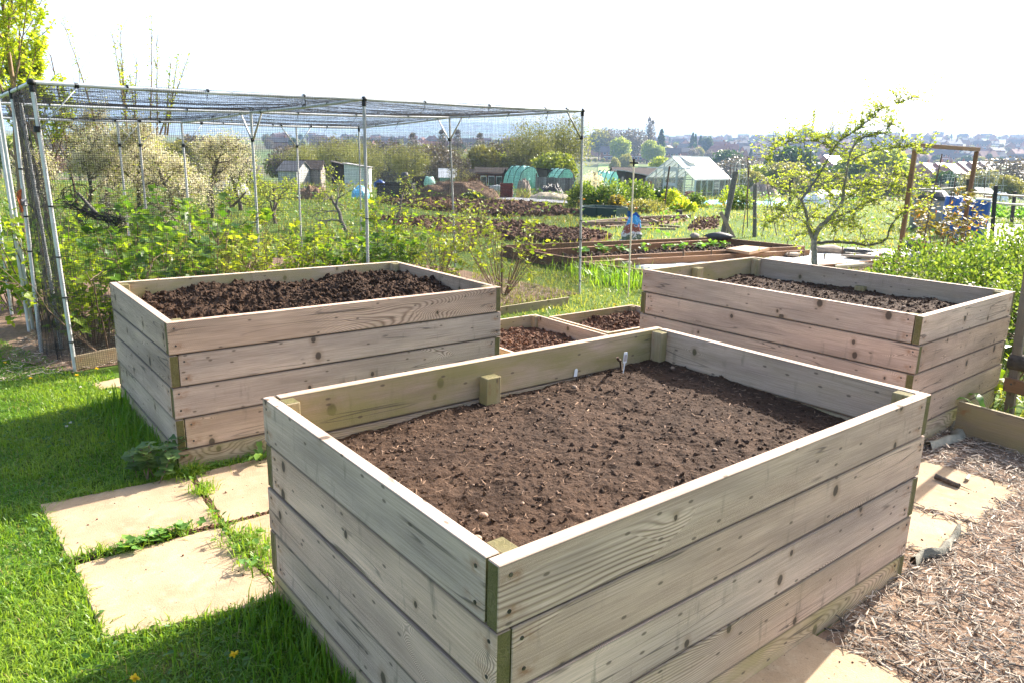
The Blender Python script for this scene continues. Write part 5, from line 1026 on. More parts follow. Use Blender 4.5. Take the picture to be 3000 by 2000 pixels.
# ================================================================== tree generator
def grow(p, d, L, r, lev, P, out):
    n = 6; pts = [np.array(p, float)]; d = unit(d)
    for i in range(n):
        d = unit(d+rng.normal(0, P['wig'], 3)+Z*P['up']); pts.append(pts[-1]+d*L/n)
    pts = np.array(pts); out.append((pts, np.linspace(r, r*(.35 if lev else .45), n+1), lev))
    if lev >= P['lev']: return
    for k in range(P['n'][lev]):
        f = random.uniform(P['start'] if lev == 0 else .25, 1.0); x = f*n; i = min(int(x), n-1); q = pts[i]+(pts[i+1]-pts[i])*(x-i); ax = unit(np.cross(d, rng.normal(size=3))); a = rad(P['ang'])*random.uniform(.6, 1.3); base = unit(pts[i+1]-pts[i]); nd = base*math.cos(a)+ax*math.sin(a)
        grow(q, nd, L*P['lr']*(1.15-.55*f)*random.uniform(.7, 1.2), r*(1-.5*f)*.55, lev+1, P, out)
def tree(name, label, cat, loc, H, P, leafm, nleaf, ls, barkm='bark', tmpl=RHOMB, group=None, r=None, d=(0, 0, 1), leaflev=None, clump=.0, lean=(0, 0), local=False, upl=.2, extra=None):
    t = thing(name, label, cat, loc, group, local=local); o = np.zeros(3) if local else np.array(loc, float); out = []
    grow(o-Z*.1, np.array([lean[0], lean[1], 1.]), H*P.get('trunk', .6), r or H*.022, 0, P, out); ms = MB(); ml = MB()
    for pts, rr, lv in out: ms.tube(pts, np.maximum(rr, P.get('rmin', .006)), 8 if lv == 0 else (6 if lv == 1 else 4), cap=lv < 2)
    ll = P['lev']-1 if leaflev is None else leaflev; src = [pts for pts, rr, lv in out if lv >= ll]; src = np.array(src); k = rng.integers(0, len(src), nleaf); f = rng.uniform(.15, 1, nleaf)*(src.shape[1]-1); i = np.minimum(f.astype(int), src.shape[1]-2); w = (f-i)[:, None]
    p = src[k, i]*(1-w)+src[k, i+1]*w+rng.normal(0, clump, (nleaf, 3)); dd = hdirs(nleaf, upl, .5); mult = rng.uniform(.55, 1.25, nleaf); ml.inst(*tmpl, p, ls*mult, leafrot(dd, rnd=.8))
    ms.build('trunk', M[barkm], t, True); cr = ml.build('crown', M[leafm], t)
    if extra:
        m2 = MB(); k = rng.integers(0, nleaf, extra[1]); m2.inst(*tmpl, p[k]+rng.normal(0, clump+.02, (extra[1], 3)), extra[2]*rng.uniform(.6, 1.2, extra[1]), leafrot(hdirs(extra[1], .3), rnd=.8)); m2.build('young_leaves', M[extra[0]], t)
    return t, out
PA = dict(lev=3, n=[7, 5, 4], wig=.20, up=.02, ang=58, lr=.74, start=.3, trunk=.46, rmin=.004)
PW = dict(lev=3, n=[16, 9, 6], wig=.08, up=.15, ang=33, lr=.50, start=.12, trunk=.85, rmin=.005)
PV = dict(lev=2, n=[9, 8], wig=.05, up=.16, ang=24, lr=.62, start=.15, trunk=.9, rmin=.004)
PB = dict(lev=3, n=[10, 7, 6], wig=.14, up=.03, ang=58, lr=.58, start=.2, trunk=.62, rmin=.006)
# yellow-green tree at the upper left
for px, Y, H, n, lab in ((45, 15.0, 6.8, 30000, 'tall tree with bright yellow-green young leaves at the left edge behind the cage'), (-190, 16.5, 7.0, 15000, 'yellow-green tree standing behind another at the left edge'), (120, 19, 4.3, 9000, 'slim yellow-green tree just behind the near end of the cage')):
    p = at(px, Y); tree('young_tree', lab, 'tree', tuple(p), H, PW, 'willow', n, .085, 'stem', OVAL, 'yellow-green trees at the left edge', clump=.03, r=.055)
p = at(215, 20); tree('bare_tree', 'thin nearly bare tree with yellowish tips left of the tall shoots', 'tree', tuple(p), 4.6, dict(PV, n=[6, 4], ang=34, rmin=.003), 'gooseberry', 420, .06, 'stem', RHOMB, None, r=.028)
# blossom trees with tall water shoots
def blossom(lab, px, Y, H, n, shoots=0, rr=.11, grp='white blossoming fruit trees behind the cage'):
    p = at(px, Y); t, out = tree('blossom_tree', lab, 'tree', tuple(p), H, PB, 'blossom', n, .055, 'bark', RHOMB, grp, r=rr*.6, clump=.10, extra=('gooseberry', n//6, .05))
    if shoots:
        ms = MB(); ml = MB(); Q = []
        for k in range(shoots):
            a = rng.normal(0, .55, 2); b = p+[a[0], a[1]*.6, H*.62]; tw = wig(b, b+[a[0]*.55+rng.normal(0, .12), rng.normal(0, .2), random.uniform(1.4, 2.9)], 10, .012); ms.tube(tw, np.linspace(.022, .004, 10), 5); Q.append(tw)
            for q in range(5): i = random.randint(2, 8); ms.tube(wig(tw[i], tw[i]+[rng.normal(0, .12), rng.normal(0, .12), random.uniform(.15, .5)], 4, .01), [.006, .005, .004, .002], 4)
        Q = np.array(Q); n2 = shoots*110; k = rng.integers(0, shoots, n2); f = rng.uniform(1, 8.9, n2); i = f.astype(int); w = (f-i)[:, None]; pp = Q[k, i]*(1-w)+Q[k, i+1]*w+rng.normal(0, .035, (n2, 3)); ml.inst(*RHOMB, pp, rng.uniform(.04, .085, n2), leafrot(hdirs(n2, .5), rnd=.7))
        ms.build('shoots', M['stem'], t, True); ml.build('shoot_leaves', M['gooseberry'], t)
blossom('white blossoming plum tree with tall leafy shoots rising above the cage', 405, 18.5, 3.4, 13000, 12)
blossom('white blossoming tree at the near end behind the cage', 215, 17, 2.7, 8500)
blossom('white blossoming tree seen through the middle of the cage', 610, 20, 2.9, 6500)
blossom('white blossoming tree between the first cage poles and the plum with tall shoots', 300, 20, 3.7, 8000)
blossom('white blossoming tree right of the plum with tall shoots', 500, 17.5, 2.7, 9000)
blossom('smaller white blossoming tree low in the gap left of the middle cage pole', 700, 23, 2.9, 5000)
blossom('white blossom scrub behind the near cage poles', 90, 18, 2.6, 4500)
def apple_(lab, px, Y, H, n, leaf='apple', barkm='bark', ls=.06, py=500, grp='sparse fruit trees seen through the cage net'):
    p = at(px, Y); tree('fruit_tree', lab, 'tree', tuple(p), H, PA, leaf, n, ls, barkm, OVAL, grp, r=.035+.008*H, clump=.05)
apple_('sparse young-leaved fruit tree left of the grey cage pole', 800, 19, 2.6, 1500); apple_('gnarled dark-trunked apple tree with few leaves in the middle of the cage view', 1010, 17.5, 2.6, 700, barkm='greybark'); apple_('small bare-branched tree right of the gnarled apple tree', 1150, 20, 2.4, 500)
apple_('low fruit tree in front of the grey tarped heap', 655, 21, 2.1, 900); apple_('small leafy tree behind the blossom, beside the heap', 560, 24, 2.4, 1200, 'gooseberry'); apple_('dark twiggy thicket tree right of the white shed', 1330, 40, 2.9, 900, 'olive_leaf'); apple_('bare wide-spreading tree before the red shed', 1375, 38, 2.7, 500, 'olive_leaf')
p = at(607, 24); post('tall grey trunk pole standing in front of the heap', p, [p[0], p[1], topz(607, 432, 24)], .075, 'greybark', 'timber_pole')

# ================================================================== sheds, heaps and tunnels
def gable_shed(name, label, px0, px1, ytop, Y, dep, wallm, roofm, rz=.15, windows=0, winm='winglass', mono=False, door=False, grp=None, over=.12, hfrac=.74):
    a, b = at(px0, Y), at(px1, Y); w = abs(b[0]-a[0]); c = (a+b)/2; zt = topz((px0+px1)/2, ytop, Y); z0 = min(a[2], b[2])-.1; H = max(zt-z0, .9); he = H*hfrac; t = thing(name, label, 'shed', (c[0], c[1], z0), grp)
    R = np.array([[math.cos(rz), -math.sin(rz), 0], [math.sin(rz), math.cos(rz), 0], [0, 0, 1]]); o = np.array([c[0], c[1]+dep/2, z0]); T = lambda v: np.array(v)@R.T+o; m = MB(); hw, hd = w/2, dep/2
    if mono: V = [(-hw, -hd, 0), (hw, -hd, 0), (hw, hd, 0), (-hw, hd, 0), (-hw, -hd, H*.98), (hw, -hd, H*.86), (hw, hd, H*.86), (-hw, hd, H*.98)]; F = [[0, 1, 5, 4], [1, 2, 6, 5], [2, 3, 7, 6], [3, 0, 4, 7]]
    else: V = [(-hw, -hd, 0), (hw, -hd, 0), (hw, hd, 0), (-hw, hd, 0), (-hw, -hd, he), (hw, -hd, he), (hw, hd, he), (-hw, hd, he), (-hw, 0, H*.98), (hw, 0, H*.98)]; F = [[0, 1, 5, 4], [2, 3, 7, 6], [1, 2, 6, 9, 5], [3, 0, 4, 8, 7]]
    m.add(T(V), F)
    for k in range(int(w/.16)):
        x = -hw+.08+k*.16; m.box(T((x, -hd-.008, he*.5)), (.145, .014, he-.02), rz)
    m.build('wall', M[wallm], t); m = MB()
    if mono: m.beam(T((-hw-over, 0, H+.01)), T((hw+over, 0, H*.87+.01)), dep+2*over, .05)
    else:
        for s in (-1, 1):
            p, q = T((0, s*(hd+over), he-.03-over*.4)), T((0, 0, H)); d = unit(q-p); ax = R@np.array([1, 0, 0]); m.box((p+q)/2+np.cross(ax, d)*(.02*s if s > 0 else -.02), (w+2*over, np.linalg.norm(q-p)+.02, .04), R=np.stack([ax, d, np.cross(ax, d)], 1))
    m.build('roof', M[roofm], t)
    for k in range(windows):
        x = -hw+w*(.25+.24*k); f = MB(); f.box(T((x, -hd-.03, he*.66)), (w*.19, .03, he*.42), rz); wf = f.build('window', M['white' if winm == 'winglass' else 'greyboard'], t); g = MB(); g.box(T((x, -hd-.05, he*.66)), (w*.16, .012, he*.34), rz); gp = g.build('pane', M[winm], None); gp.data.transform(__import__('mathutils').Matrix.Translation([-v for v in t.location])); gp.parent = wf
    if door: f = MB(); f.box(T((hw-w*.18, -hd-.03, he*.45)), (w*.26, .03, he*.86), rz); f.build('door', M['greyboard'], t)
    return t
gable_shed('red_shed', 'long dark red shed with three windows behind the brown compost heap', 1392, 1486, 491, 58, 2.0, 'redshed', 'darkshed', .05, 3, hfrac=.82); gable_shed('shed', 'small dark slatted shed against the right end of the red shed', 1484, 1514, 494, 57, 1.6, 'darkshed', 'darkshed', .3); gable_shed('shed', 'low red-brown shed end left of the long red shed', 1352, 1396, 496, 60, 2, 'redshed', 'darkshed', 0)
gable_shed('shed', 'dark shed with pale tiled roof left of the grey cage pole', 640, 716, 459, 62, 2.6, 'darkshed', 'roofing', .35, hfrac=.62); gable_shed('shed', 'pale grey shed behind the gnarled apple tree', 820, 880, 472, 58, 2.4, 'paleshelf', 'roofing', -.2, hfrac=.7); gable_shed('shed', 'dark shed with open doorway right of the pale grey shed', 872, 934, 470, 60, 2.4, 'greyboard', 'darkshed', .1, door=True); gable_shed('shed', 'white walled shed with a dark lean-to behind the gnarled tree', 1004, 1075, 480, 58, 2.4, 'white', 'roofing', .1, mono=True); gable_shed('shed', 'black lean-to left of the white shed', 968, 1008, 474, 59, 2, 'darkshed', 'darkshed', .1, mono=True)
gable_shed('shed', 'dark shed wedged between the two turquoise net tunnels', 1588, 1634, 496, 52, 2.2, 'darkshed', 'darkshed', .3, mono=True); gable_shed('shed', 'small black hut beside the white blossom bush', 1750, 1772, 508, 46, 1.2, 'darkshed', 'darkshed', .2, mono=True, winm='paleshelf'); gable_shed('shed', 'open dark shelter with a flat pale roof behind the board screen', 1826, 1890, 502, 44, 2.2, 'darkshed', 'roofing', .1, mono=True); gable_shed('shed', 'white and green shed far left of the red shed', 1285, 1330, 495, 62, 2, 'turq', 'white', .1, hfrac=.7); gable_shed('shed', 'long dark shed roofs beyond the board screen', 1800, 1930, 492, 66, 3, 'darkshed', 'darkshed', .05); gable_shed('shed', 'pale shed seen through the apple crown', 2430, 2520, 560, 44, 2.4, 'paleshelf', 'white', .1); gable_shed('shed', 'far brown shed with pale roof at the right behind the fence', 2892, 2934, 553, 60, 2.4, 'orangeboard', 'roofing', .1, hfrac=.7)
def tunnel(label, px0, px1, ytop, Y, L, rz=.5, mat='turq'):
    a, b = at(px0, Y), at(px1, Y); w = abs(b[0]-a[0])*.8; c = (a+b)/2; H = topz((px0+px1)/2, ytop, Y)-c[2]; t = thing('net_tunnel', label, 'net tunnel', tuple(c), 'turquoise net tunnels'); R = np.array([[math.cos(rz), -math.sin(rz), 0], [math.sin(rz), math.cos(rz), 0], [0, 0, 1]]); th = np.linspace(0, PI, 15); n = 9; V = []
    for i in range(n):
        y = L*i/(n-1); sag = .06*math.sin(i*2.4); V.append(np.stack([-w/2*np.cos(th), np.full(15, y), (H+sag)*np.sin(th)**.75], -1)+rng.normal(0, .02, (15, 3)))
    V = np.array(V)@R.T+c; m = MB(); m.grid(V)
    for e in (0, -1): m.add(np.concatenate([V[e], [V[e].mean(0)]]), [[i, i+1, 15] for i in range(14)])
    m.build('netting', M[mat], t); 
    for i in (0, 3, 6, 8): h = MB(); h.tube(V[i]+Z*.02, .022, 5); h.build('hoop', M['black'], t, True)
tunnel('tall turquoise net tunnel right of the red shed', 1505, 1600, 489, 50, 2.2); tunnel('low pale turquoise net tunnel behind the grey panel', 1620, 1702, 497, 50, 2.5, .3); tunnel('turquoise net tunnel beside the board screen', 1778, 1826, 505, 42, 1.6, .4); 
p = at(1805, 38); rock('rumpled turquoise netting heaped in front of a tunnel by the board screen', p+Z*.3, .62, 'turq', 'netting_heap', sq=(1, .7, .7)); rock('flat turquoise netting on the ground seen through the apple crown', at(2275, 40)+Z*.2, 1.0, 'turq', 'netting_heap', sq=(1, .5, .3))
rock('dark teal crumpled sheet behind the bronze shrub', G(2685, 740)+Z*.15, .42, 'pondgreen', 'sheet', sq=(1, .6, .5))
def heap(name, label, px0, px1, ytop, Y, mat, amp=.35, dep=1.6, chips=0, cm=None, cat=None):
    a, b = at(px0, Y), at(px1, Y); c = (a+b)/2; w = abs(b[0]-a[0]); H = topz((px0+px1)/2, ytop, Y)-c[2]; u = np.linspace(-1, 1, 46); U, V_ = np.meshgrid(u, np.linspace(-1, 1, 26), indexing='ij'); sd = random.randrange(999); rr = np.clip(1-np.abs(U)**2.6-np.abs(V_)**2.6, 0, 1)**.5; z = H*rr*(1-amp+2*amp*fbm(U*3+5, V_*2, 4, sd)*.9)-.06
    P = np.stack([c[0]+U*w/2, c[1]+V_*dep/2, c[2]+z], -1); m = MB(); m.grid(P)
    if chips: k = rng.integers(0, P.reshape(-1, 3).shape[0], chips); m.inst(*TWIG, P.reshape(-1, 3)[k], rng.uniform(.08, .3, chips), leafrot(hdirs(chips, .2), rnd=.8), 1)
    o = m.build(name, [M[mat], M[cm or mat]], loc=tuple(c)); tag(o, label, cat or name.replace('_', ' ')); return o
heap('compost_heap', 'long brown heap of old stalks and compost before the red shed', 1212, 1470, 531, 33, 'mulch', .4, 2.2, 3200, 'debris'); heap('tarp_mound', 'mound under black and pale sheets in front of the grey panel', 1580, 1660, 538, 37, 'tarp', .5, 1.6); heap('tarp_mound', 'big grey tarped heap behind the tall grey trunk pole', 575, 720, 513, 34, 'grey', .3, 2.4); heap('tarp_mound', 'small grey bagged heap between the net tunnels and the crate', 1512, 1560, 525, 44, 'stone', .4, 1.2); heap('rubble_heap', 'dark rubble heap seen beyond the leaning post', 2195, 2290, 535, 46, 'stone', .5, 2., 400, 'bark'); heap('brush_heap', 'dark brush heap beside the thin rods in the cage view', 870, 955, 540, 30, 'mulch', .5, 1.6, 900, 'bark')
heap('tarp_mound', 'white sheet over something far behind the fence on the right', 2925, 2965, 562, 58, 'white', .2, 1.5); heap('tarp_mound', 'pale blue-white tarp left of the grey compost bin', 1030, 1080, 541, 32, 'skyblue', .3, 1.2); heap('tarp_mound', 'white cover lying seen through the apple crown right of the post', 2355, 2440, 562, 36, 'white', .2, 1.4); heap('straw_heap', 'low straw-coloured heap before the grey panel', 1545, 1690, 560, 34, 'tubebeige', .2, 1.6)
def panel(name, label, px0, px1, ytop, Y, mat, boards=0, cat='screen', ybase=None, mats=None):
    a, b = at(px0, Y), at(px1, Y+.6); H = topz((px0+px1)/2, ytop, Y)-(a[2]+b[2])/2; t = thing(name, label, cat, tuple(a)); n = boards or 1; L = np.linalg.norm((b-a)[:2]); 
    if boards:
        m1, m2 = MB(), MB()
        for k in range(n):
            f = (k+.5)/n; p = a+(b-a)*f; (m2 if mats and f > .7 and k % 3 != 1 else m1).box(p+Z*(H/2+random.uniform(-.02, .02)), (L/n*.9, .02, H), math.atan2(*(b-a)[1::-1]))
        m1.build('boards', M[mat], t)
        if mats: m2.build('new_boards', M[mats], t)
        r_ = MB(); [r_.beam(a+Z*H*f+[0, .03, 0], b+Z*H*f+[0, .03, 0], .04, .07) for f in (.25, .8)]; r_.build('rail', M[mat], t)
    else: m = MB(); m.beam(a+Z*H/2, b+Z*H/2, .05, H); m.build('sheet', M[mat], t)
    for e in (a, b): m = MB(); m.box(e+Z*(H/2+.05)+[0, .06, 0], (.09, .09, H+.25)); m.build('post', M['greyboard'], t)
    return t
panel('board_screen', 'grey board screen with some new orange boards beside the greenhouse', 1826, 1912, 531, 40, 'greyboard', 22, mats='orangeboard'); panel('metal_panel', 'grey corrugated panel standing behind the black sheeted mound', 1572, 1682, 521, 41, 'grey', 30)
def crate(name, label, px0, px1, ytop, Y, mat, cat, dep=.8):
    a, b = at(px0, Y), at(px1, Y); w = b[0]-a[0]; c = (a+b)/2+[0, dep/2, 0]; H = topz((px0+px1)/2, ytop, Y)-c[2]; t = thing(name, label, cat, tuple(c)); m = MB(); n = 6
    for k in range(n):
        z = c[2]+H*(k+.5)/n
        for s in (-1, 1): m.box((c[0], c[1]+s*dep/2, z), (w, .025, H/n*.82)); m.box((c[0]+s*(w/2+.012), c[1], z), (.025, dep, H/n*.82))
    m.build('slats', M[mat], t); m = MB(); [m.box((c[0]+sx*(w/2-.05), c[1]+sy*(dep/2-.05), c[2]+H/2), (.06, .06, H)) for sx in (-1, 1) for sy in (-1, 1)]; m.build('corner_post', M[mat], t)
crate('slatted_crate', 'brown slatted crate at the right end of the compost heap', 1468, 1502, 538, 34, 'redshed', 'crate'); crate('compost_bin', 'dark grey box compost bin left of the brown heap', 1104, 1204, 537, 31, 'tarp', 'compost bin', 1.2); crate('pallet_bin', 'dark pallet bin with rubbish behind the brown heap', 1208, 1256, 519, 40, 'darkshed', 'bin', 1.)
rock('bright blue bag on top of the grey compost bin', at(1112, 31.5)+Z*.62, .24, 'blue', 'bag', sq=(1, .7, .8)); rock('green and white sheeting hung over the pallet bin', at(1258, 40)+Z*.7, .42, 'turq', 'sheeting', sq=(.9, .6, 1)); rock('small dark bucket-like lump above the compost bin', at(1186, 36)+Z*.95, .25, 'tarp', 'tub', sq=(.8, .8, 1.1)); rock('red lump of sacking at the foot of the brown heap', at(1362, 31)+Z*.1, .34, 'red', 'sack', sq=(1, .5, .5)); rock('white slab-like sheet below the red shed windows', at(1458, 40)+Z*.45, .85, 'paleshelf', 'sheet', sq=(1, .2, .35), rz=0)
# octagonal tray and old timber edging
c = G(1770, 632); t = thing('pond_tray', 'dark green octagonal raised tray with a pale liner in the grass', 'pond', tuple(c)); m = MB(); th = np.arange(8)*PI/4+.35; ro = np.stack([.78*np.cos(th), .78*np.sin(th)], -1)
for i in range(8): p, q = np.r_[c[:2]+ro[i], .14], np.r_[c[:2]+ro[(i+1) % 8], .14]; m.beam(p, q, .05, .30)
m.build('rim', M['pondgreen'], t); m = MB(); m.add(np.c_[c[:2]+ro*.95, np.full(8, .12)], [list(range(8))]); m.build('liner', M['paleshelf'], t)
rail_frame('old_edging', 'weathered grey timber edging of the empty plot behind the compost bag', [(G(1700, 655, .08), G(1846, 640, .08)), (G(1846, 640, .08), G(2025, 633, .08)), (G(1700, 655, .08), G(1905, 655, .06)), (G(1905, 645, .08), G(1925, 653, .08))], .12, .06, 'oldwood', 'end'); rail_frame('old_edging', 'pale flat boards lying in the grass right of the compost bag', [(G(1780, 664, .04), G(1905, 658, .04)), (G(1875, 669, .04), G(1980, 670, .04)), (G(1930, 660, .04), G(1990, 664, .04))], .05, .10, 'oldwood', 'end')
m = MB(); m.box(G(1989, 636)+Z*.10, (.16, .16, .26), .3, bev=.01); tag(m.build('timber_block', M['darkshed'], loc=tuple(G(1989, 636))), 'dark timber block on the grey edging in front of the greenhouse', 'block')
# sky-blue sheet, greenhouse
p0, p1 = at(2055, 36), at(2310, 36); m = MB(); U, V_ = np.meshgrid(np.linspace(0, 1, 50), np.linspace(0, 1, 14), indexing='ij'); m.grid(np.stack([p0[0]+(p1[0]-p0[0])*U, 35.4+1.6*V_, p0[2]+.12+.16*np.sin(PI*V_)*(.7+.6*fbm(U*9, V_*2, 3, 7))], -1)); tag(m.build('blue_sheet', M['skyblue'], loc=tuple(p0)), 'long sky blue plastic sheet on the ground below the greenhouse', 'sheet')
g0 = at(2040, 39.5); gu = unit(np.array([2.4, 2.6, 0])); gv = np.array([-gu[1], gu[0], 0]); GL, GW, GE, GR = 3.9, 3.0, 1.28, 2.42
t = thing('greenhouse', 'aluminium framed greenhouse with whitened glass roof and open roof vent', 'greenhouse', tuple(g0)); T = lambda u, v, z: g0+gu*u+gv*v+Z*z; fr = MB(); b_ = lambda p, q, w=.05: fr.beam(T(*p), T(*q), w, w)
for u in (0, GL):
    for v in (0, GW): b_((u, v, -.2), (u, v, GE), .07)
    b_((u, 0, GE), (u, GW/2, GR)); b_((u, GW, GE), (u, GW/2, GR)); b_((u, 0, GE), (u, GW, GE), .035); b_((u, 0, .05), (u, GW, .05))
    for v in (.62, 1.08, 1.92, 2.4): b_((u, v, 0), (u, v, GE+(GR-GE)*(1-abs(v-GW/2)/(GW/2))), .045)
    for z in (.42, .86): b_((u, 0, z), (u, GW, z), .025)
for k in range(1, 6):
    u = GL*k/6
    for v in (0, GW): b_((u, v, 0), (u, v, GE), .04); b_((u, v, GE), (u, GW/2, GR), .035)
for v in (0, GW): b_((0, v, GE), (GL, v, GE), .065); b_((0, v, .05), (GL, v, .05), .06); b_((0, v, .62), (GL, v, .62), .025); b_((0, v, .05), (GL/3, v, GE), .02)
b_((0, GW/2, GR+.02), (GL, GW/2, GR+.02), .11); fr.build('frame', M['alu'], t)
def pan(name, pts, mat, th=.008):
    P = np.array([T(*p) for p in pts]); n = unit(np.cross(P[1]-P[0], P[2]-P[0]))*th; k = len(P); m = MB(); m.add(np.concatenate([P-n, P+n]), [list(range(k))[::-1], list(range(k, 2*k))]+[[i, (i+1) % k, k+(i+1) % k, k+i] for i in range(k)]); return m.build(name, M[mat], t)
for k in range(6):
    u0, u1 = GL*k/6+.03, GL*(k+1)/6-.03
    for v, z in ((-.01, 0), (GW+.01, 0)): pan('wall_glass', [(u0, v, .08), (u1, v, .08), (u1, v, GE-.03), (u0, v, GE-.03)], 'glass')
    for v in (0, GW): pan('roof_glass', [(u0, v, GE+.035), (u1, v, GE+.035), (u1, GW/2, GR+.03), (u0, GW/2, GR+.03)], 'roofglass')
for u in (-.01, GL+.01): pan('gable_glass', [(u, 0.03, .08), (u, GW-.03, .08), (u, GW-.03, GE), (u, GW/2, GR-.03), (u, .03, GE)], 'glass')
m = MB(); vz = lambda f: (GW/2*f, GE+(GR-GE)*f)
P = [T(GL*.20, *vz(.55)), T(GL*.20, *vz(.97)), T(GL*.42, *vz(.97)), T(GL*.42, *vz(.55))]; lift = [.22, .05, .05, .22]; P = [p+Z*l for p, l in zip(P, lift)]
for i in range(4): m.beam(P[i], P[(i+1) % 4], .06, .05)
vt = m.build('roof_vent', M['alu'], t); m = MB(); m.add(np.array(P+[p-Z*.012 for p in P]), [[0, 1, 2, 3], [7, 6, 5, 4]]); m.build('vent_glass', M['roofglass'], t)
m = MB(); 
for v in (1.12, 1.86): m.beam(T(-.06, v, .05), T(-.06, v, 1.78), .06, .05)
for z in (.08, .52, 1.0, 1.75): m.beam(T(-.06, 1.12, z), T(-.06, 1.86, z), .05, .16 if z in (1.0, 1.75) else .07)
m.build('door', M['alu'], t); m = MB(); m.beam(T(-.10, .3, 1.84), T(-.10, 2.9, 1.84), .05, .06); m.build('door_track', M['alu'], t)
m = MB(); 
for k in range(5): m.beam(T(GL*.51, -.03, .80+k*.085), T(GL*.65, -.03, .80+k*.085), .03, .045)
m.build('louvre', M['paleshelf'], t)
for k, (du, dv, mt, lab, sq) in enumerate(((.55, .55, 'red', 'red bag stacked inside the greenhouse', (1, .6, 1)), (1.3, .6, 'white', 'white and blue stack of bags inside the greenhouse', (1.2, .7, 1.0)), (2.9, .7, 'tubebeige', 'beige box standing inside the greenhouse', (.8, .6, 1.1)))):
    t2 = thing('bag', lab, 'bag', tuple(T(du, dv, 0)), 'bags inside the greenhouse'); m = MB()
    for j in range(4): q = T(du, dv, .1+.16*j)+rng.normal(0, .02, 3); V, F = lump(.05, ICO2); m.add(V*np.array([.34, .26, .10])*np.array(sq)*[1, 1, .9]+q, F, 0, .3+.2*j)
    m.build('sacks', M[mt], t2, True)
# plants round the greenhouse
SG = 'shrubs in front of the sheds and greenhouse'
for px, py, Y, rx, h, mt, n, lab in ((1712, 600, 29, .55, 1.0, 'hedge', 1300, 'bright green leafy shrub beside the right cage pole'), (1765, 596, 30, .75, .75, 'dark_leaf', 1500, 'grey-green feathery clump left of the cane top'), (1800, 600, 29, .75, 1.05, 'hedge', 1700, 'big green shrub behind the octagonal tray'), (1815, 612, 28, .35, .55, 'bronze', 500, 'brownish small bush with orange flowers by the octagonal tray'), (1868, 600, 30, .8, 1.05, 'hedge', 1900, 'broad green shrub right of the cane before the board screen'), (1908, 600, 31, .5, .72, 'dark_leaf', 1100, 'dark rosemary-like bush before the greenhouse corner'), (1945, 600, 31, .5, .75, 'dark_leaf', 1100, 'second dark bush beside the iron stake'), (1975, 606, 30, .5, .72, 'gooseberry', 900, 'yellow-green bush right of the iron stake'), (2010, 618, 28, .55, .38, 'gooseberry', 900, 'low yellow flowering clump before the greenhouse'), (2050, 600, 31, .42, .62, 'hedge', 700, 'small round bush before the greenhouse corner post'), (2180, 610, 30, .5, .9, 'hedge', 900, 'green bush with red flowers right of the leaning post'), (1900, 622, 27, .8, .45, 'olive_leaf', 900, 'dry greyish lavender patch left of the iron stake'), (1700, 560, 33, .5, .9, 'gooseberry', 800, 'yellowish bush behind the right cage pole'), (1385, 580, 30, .5, .42, 'dark_leaf', 600, 'dark cabbage clump at the foot of the brown heap'), (2140, 600, 33, .4, .9, 'gooseberry', 500, 'tall yellow flowering stems beside the greenhouse side')):
    mound('shrub', lab, 'shrub', tuple(at(px, Y)), (rx, rx*.8, h*.95), n, .11, mt, OVAL, 12, SG, shell=.3, sprays=8)
mound('blossom_bush', 'white blossoming bush right of the cage corner pole', 'bush', tuple(at(1738, 40)), (.85, .8, 1.45), 3500, .10, 'blossom', RHOMB, 40, None, shell=.25, sprays=30); mound('blossom_bush', 'pale flowering bush behind the fence right of the barrels', 'bush', tuple(at(2872, 40)), (.8, .7, .95), 1400, .09, 'blossom', RHOMB, 25, None, shell=.25, sprays=15)
for k in range(46):
    x, y = random.uniform(1690, 2160), random.uniform(604, 628); p = G(x, y)+Z*random.uniform(.15, .4); flowerhead(p, .05, random.choice(['yellow', 'orange_petal', 'yellow']), None, 'small bright flower head in the border below the greenhouse', 'flowers in the greenhouse border', 'border_flower')
# clear bean nets
def beannet(label, px0, px1, ytop, Y):
    a, b = at(px0, Y), at(px1, Y); H = topz((px0+px1)/2, ytop, Y)-a[2]; t = thing('bean_net', label, 'net', tuple(a), 'pale plastic nets on canes'); m = MB(); n = 12
    for k in range(n):
        f = k/(n-1); p = a*(1-f)+b*f; hh = H*(.75+.25*math.sin(f*PI)); q = wig(p+Z*hh*.25, p+Z*hh, 8, .035); m.tube(q, .009, 4)
    for k in range(9):
        z = H*(.28+.08*k); q = wig(a+Z*z, b+Z*z, 10, .05); q[:, 2] *= 1.0; m.tube(q, .008, 4)
    m.build('mesh', M['paleshelf'], t)
    for e in (a, b): m = MB(); m.tube([e, e+Z*H*.9], .018, 5); m.build('cane', M['rust'], t)
beannet('pale bubbly net on canes behind the leaning post', 2140, 2195, 470, 42); beannet('pale net stretched on canes right of the gate frame', 2858, 2945, 496, 36); beannet('pale net seen through the open gate frame', 2762, 2830, 505, 38)
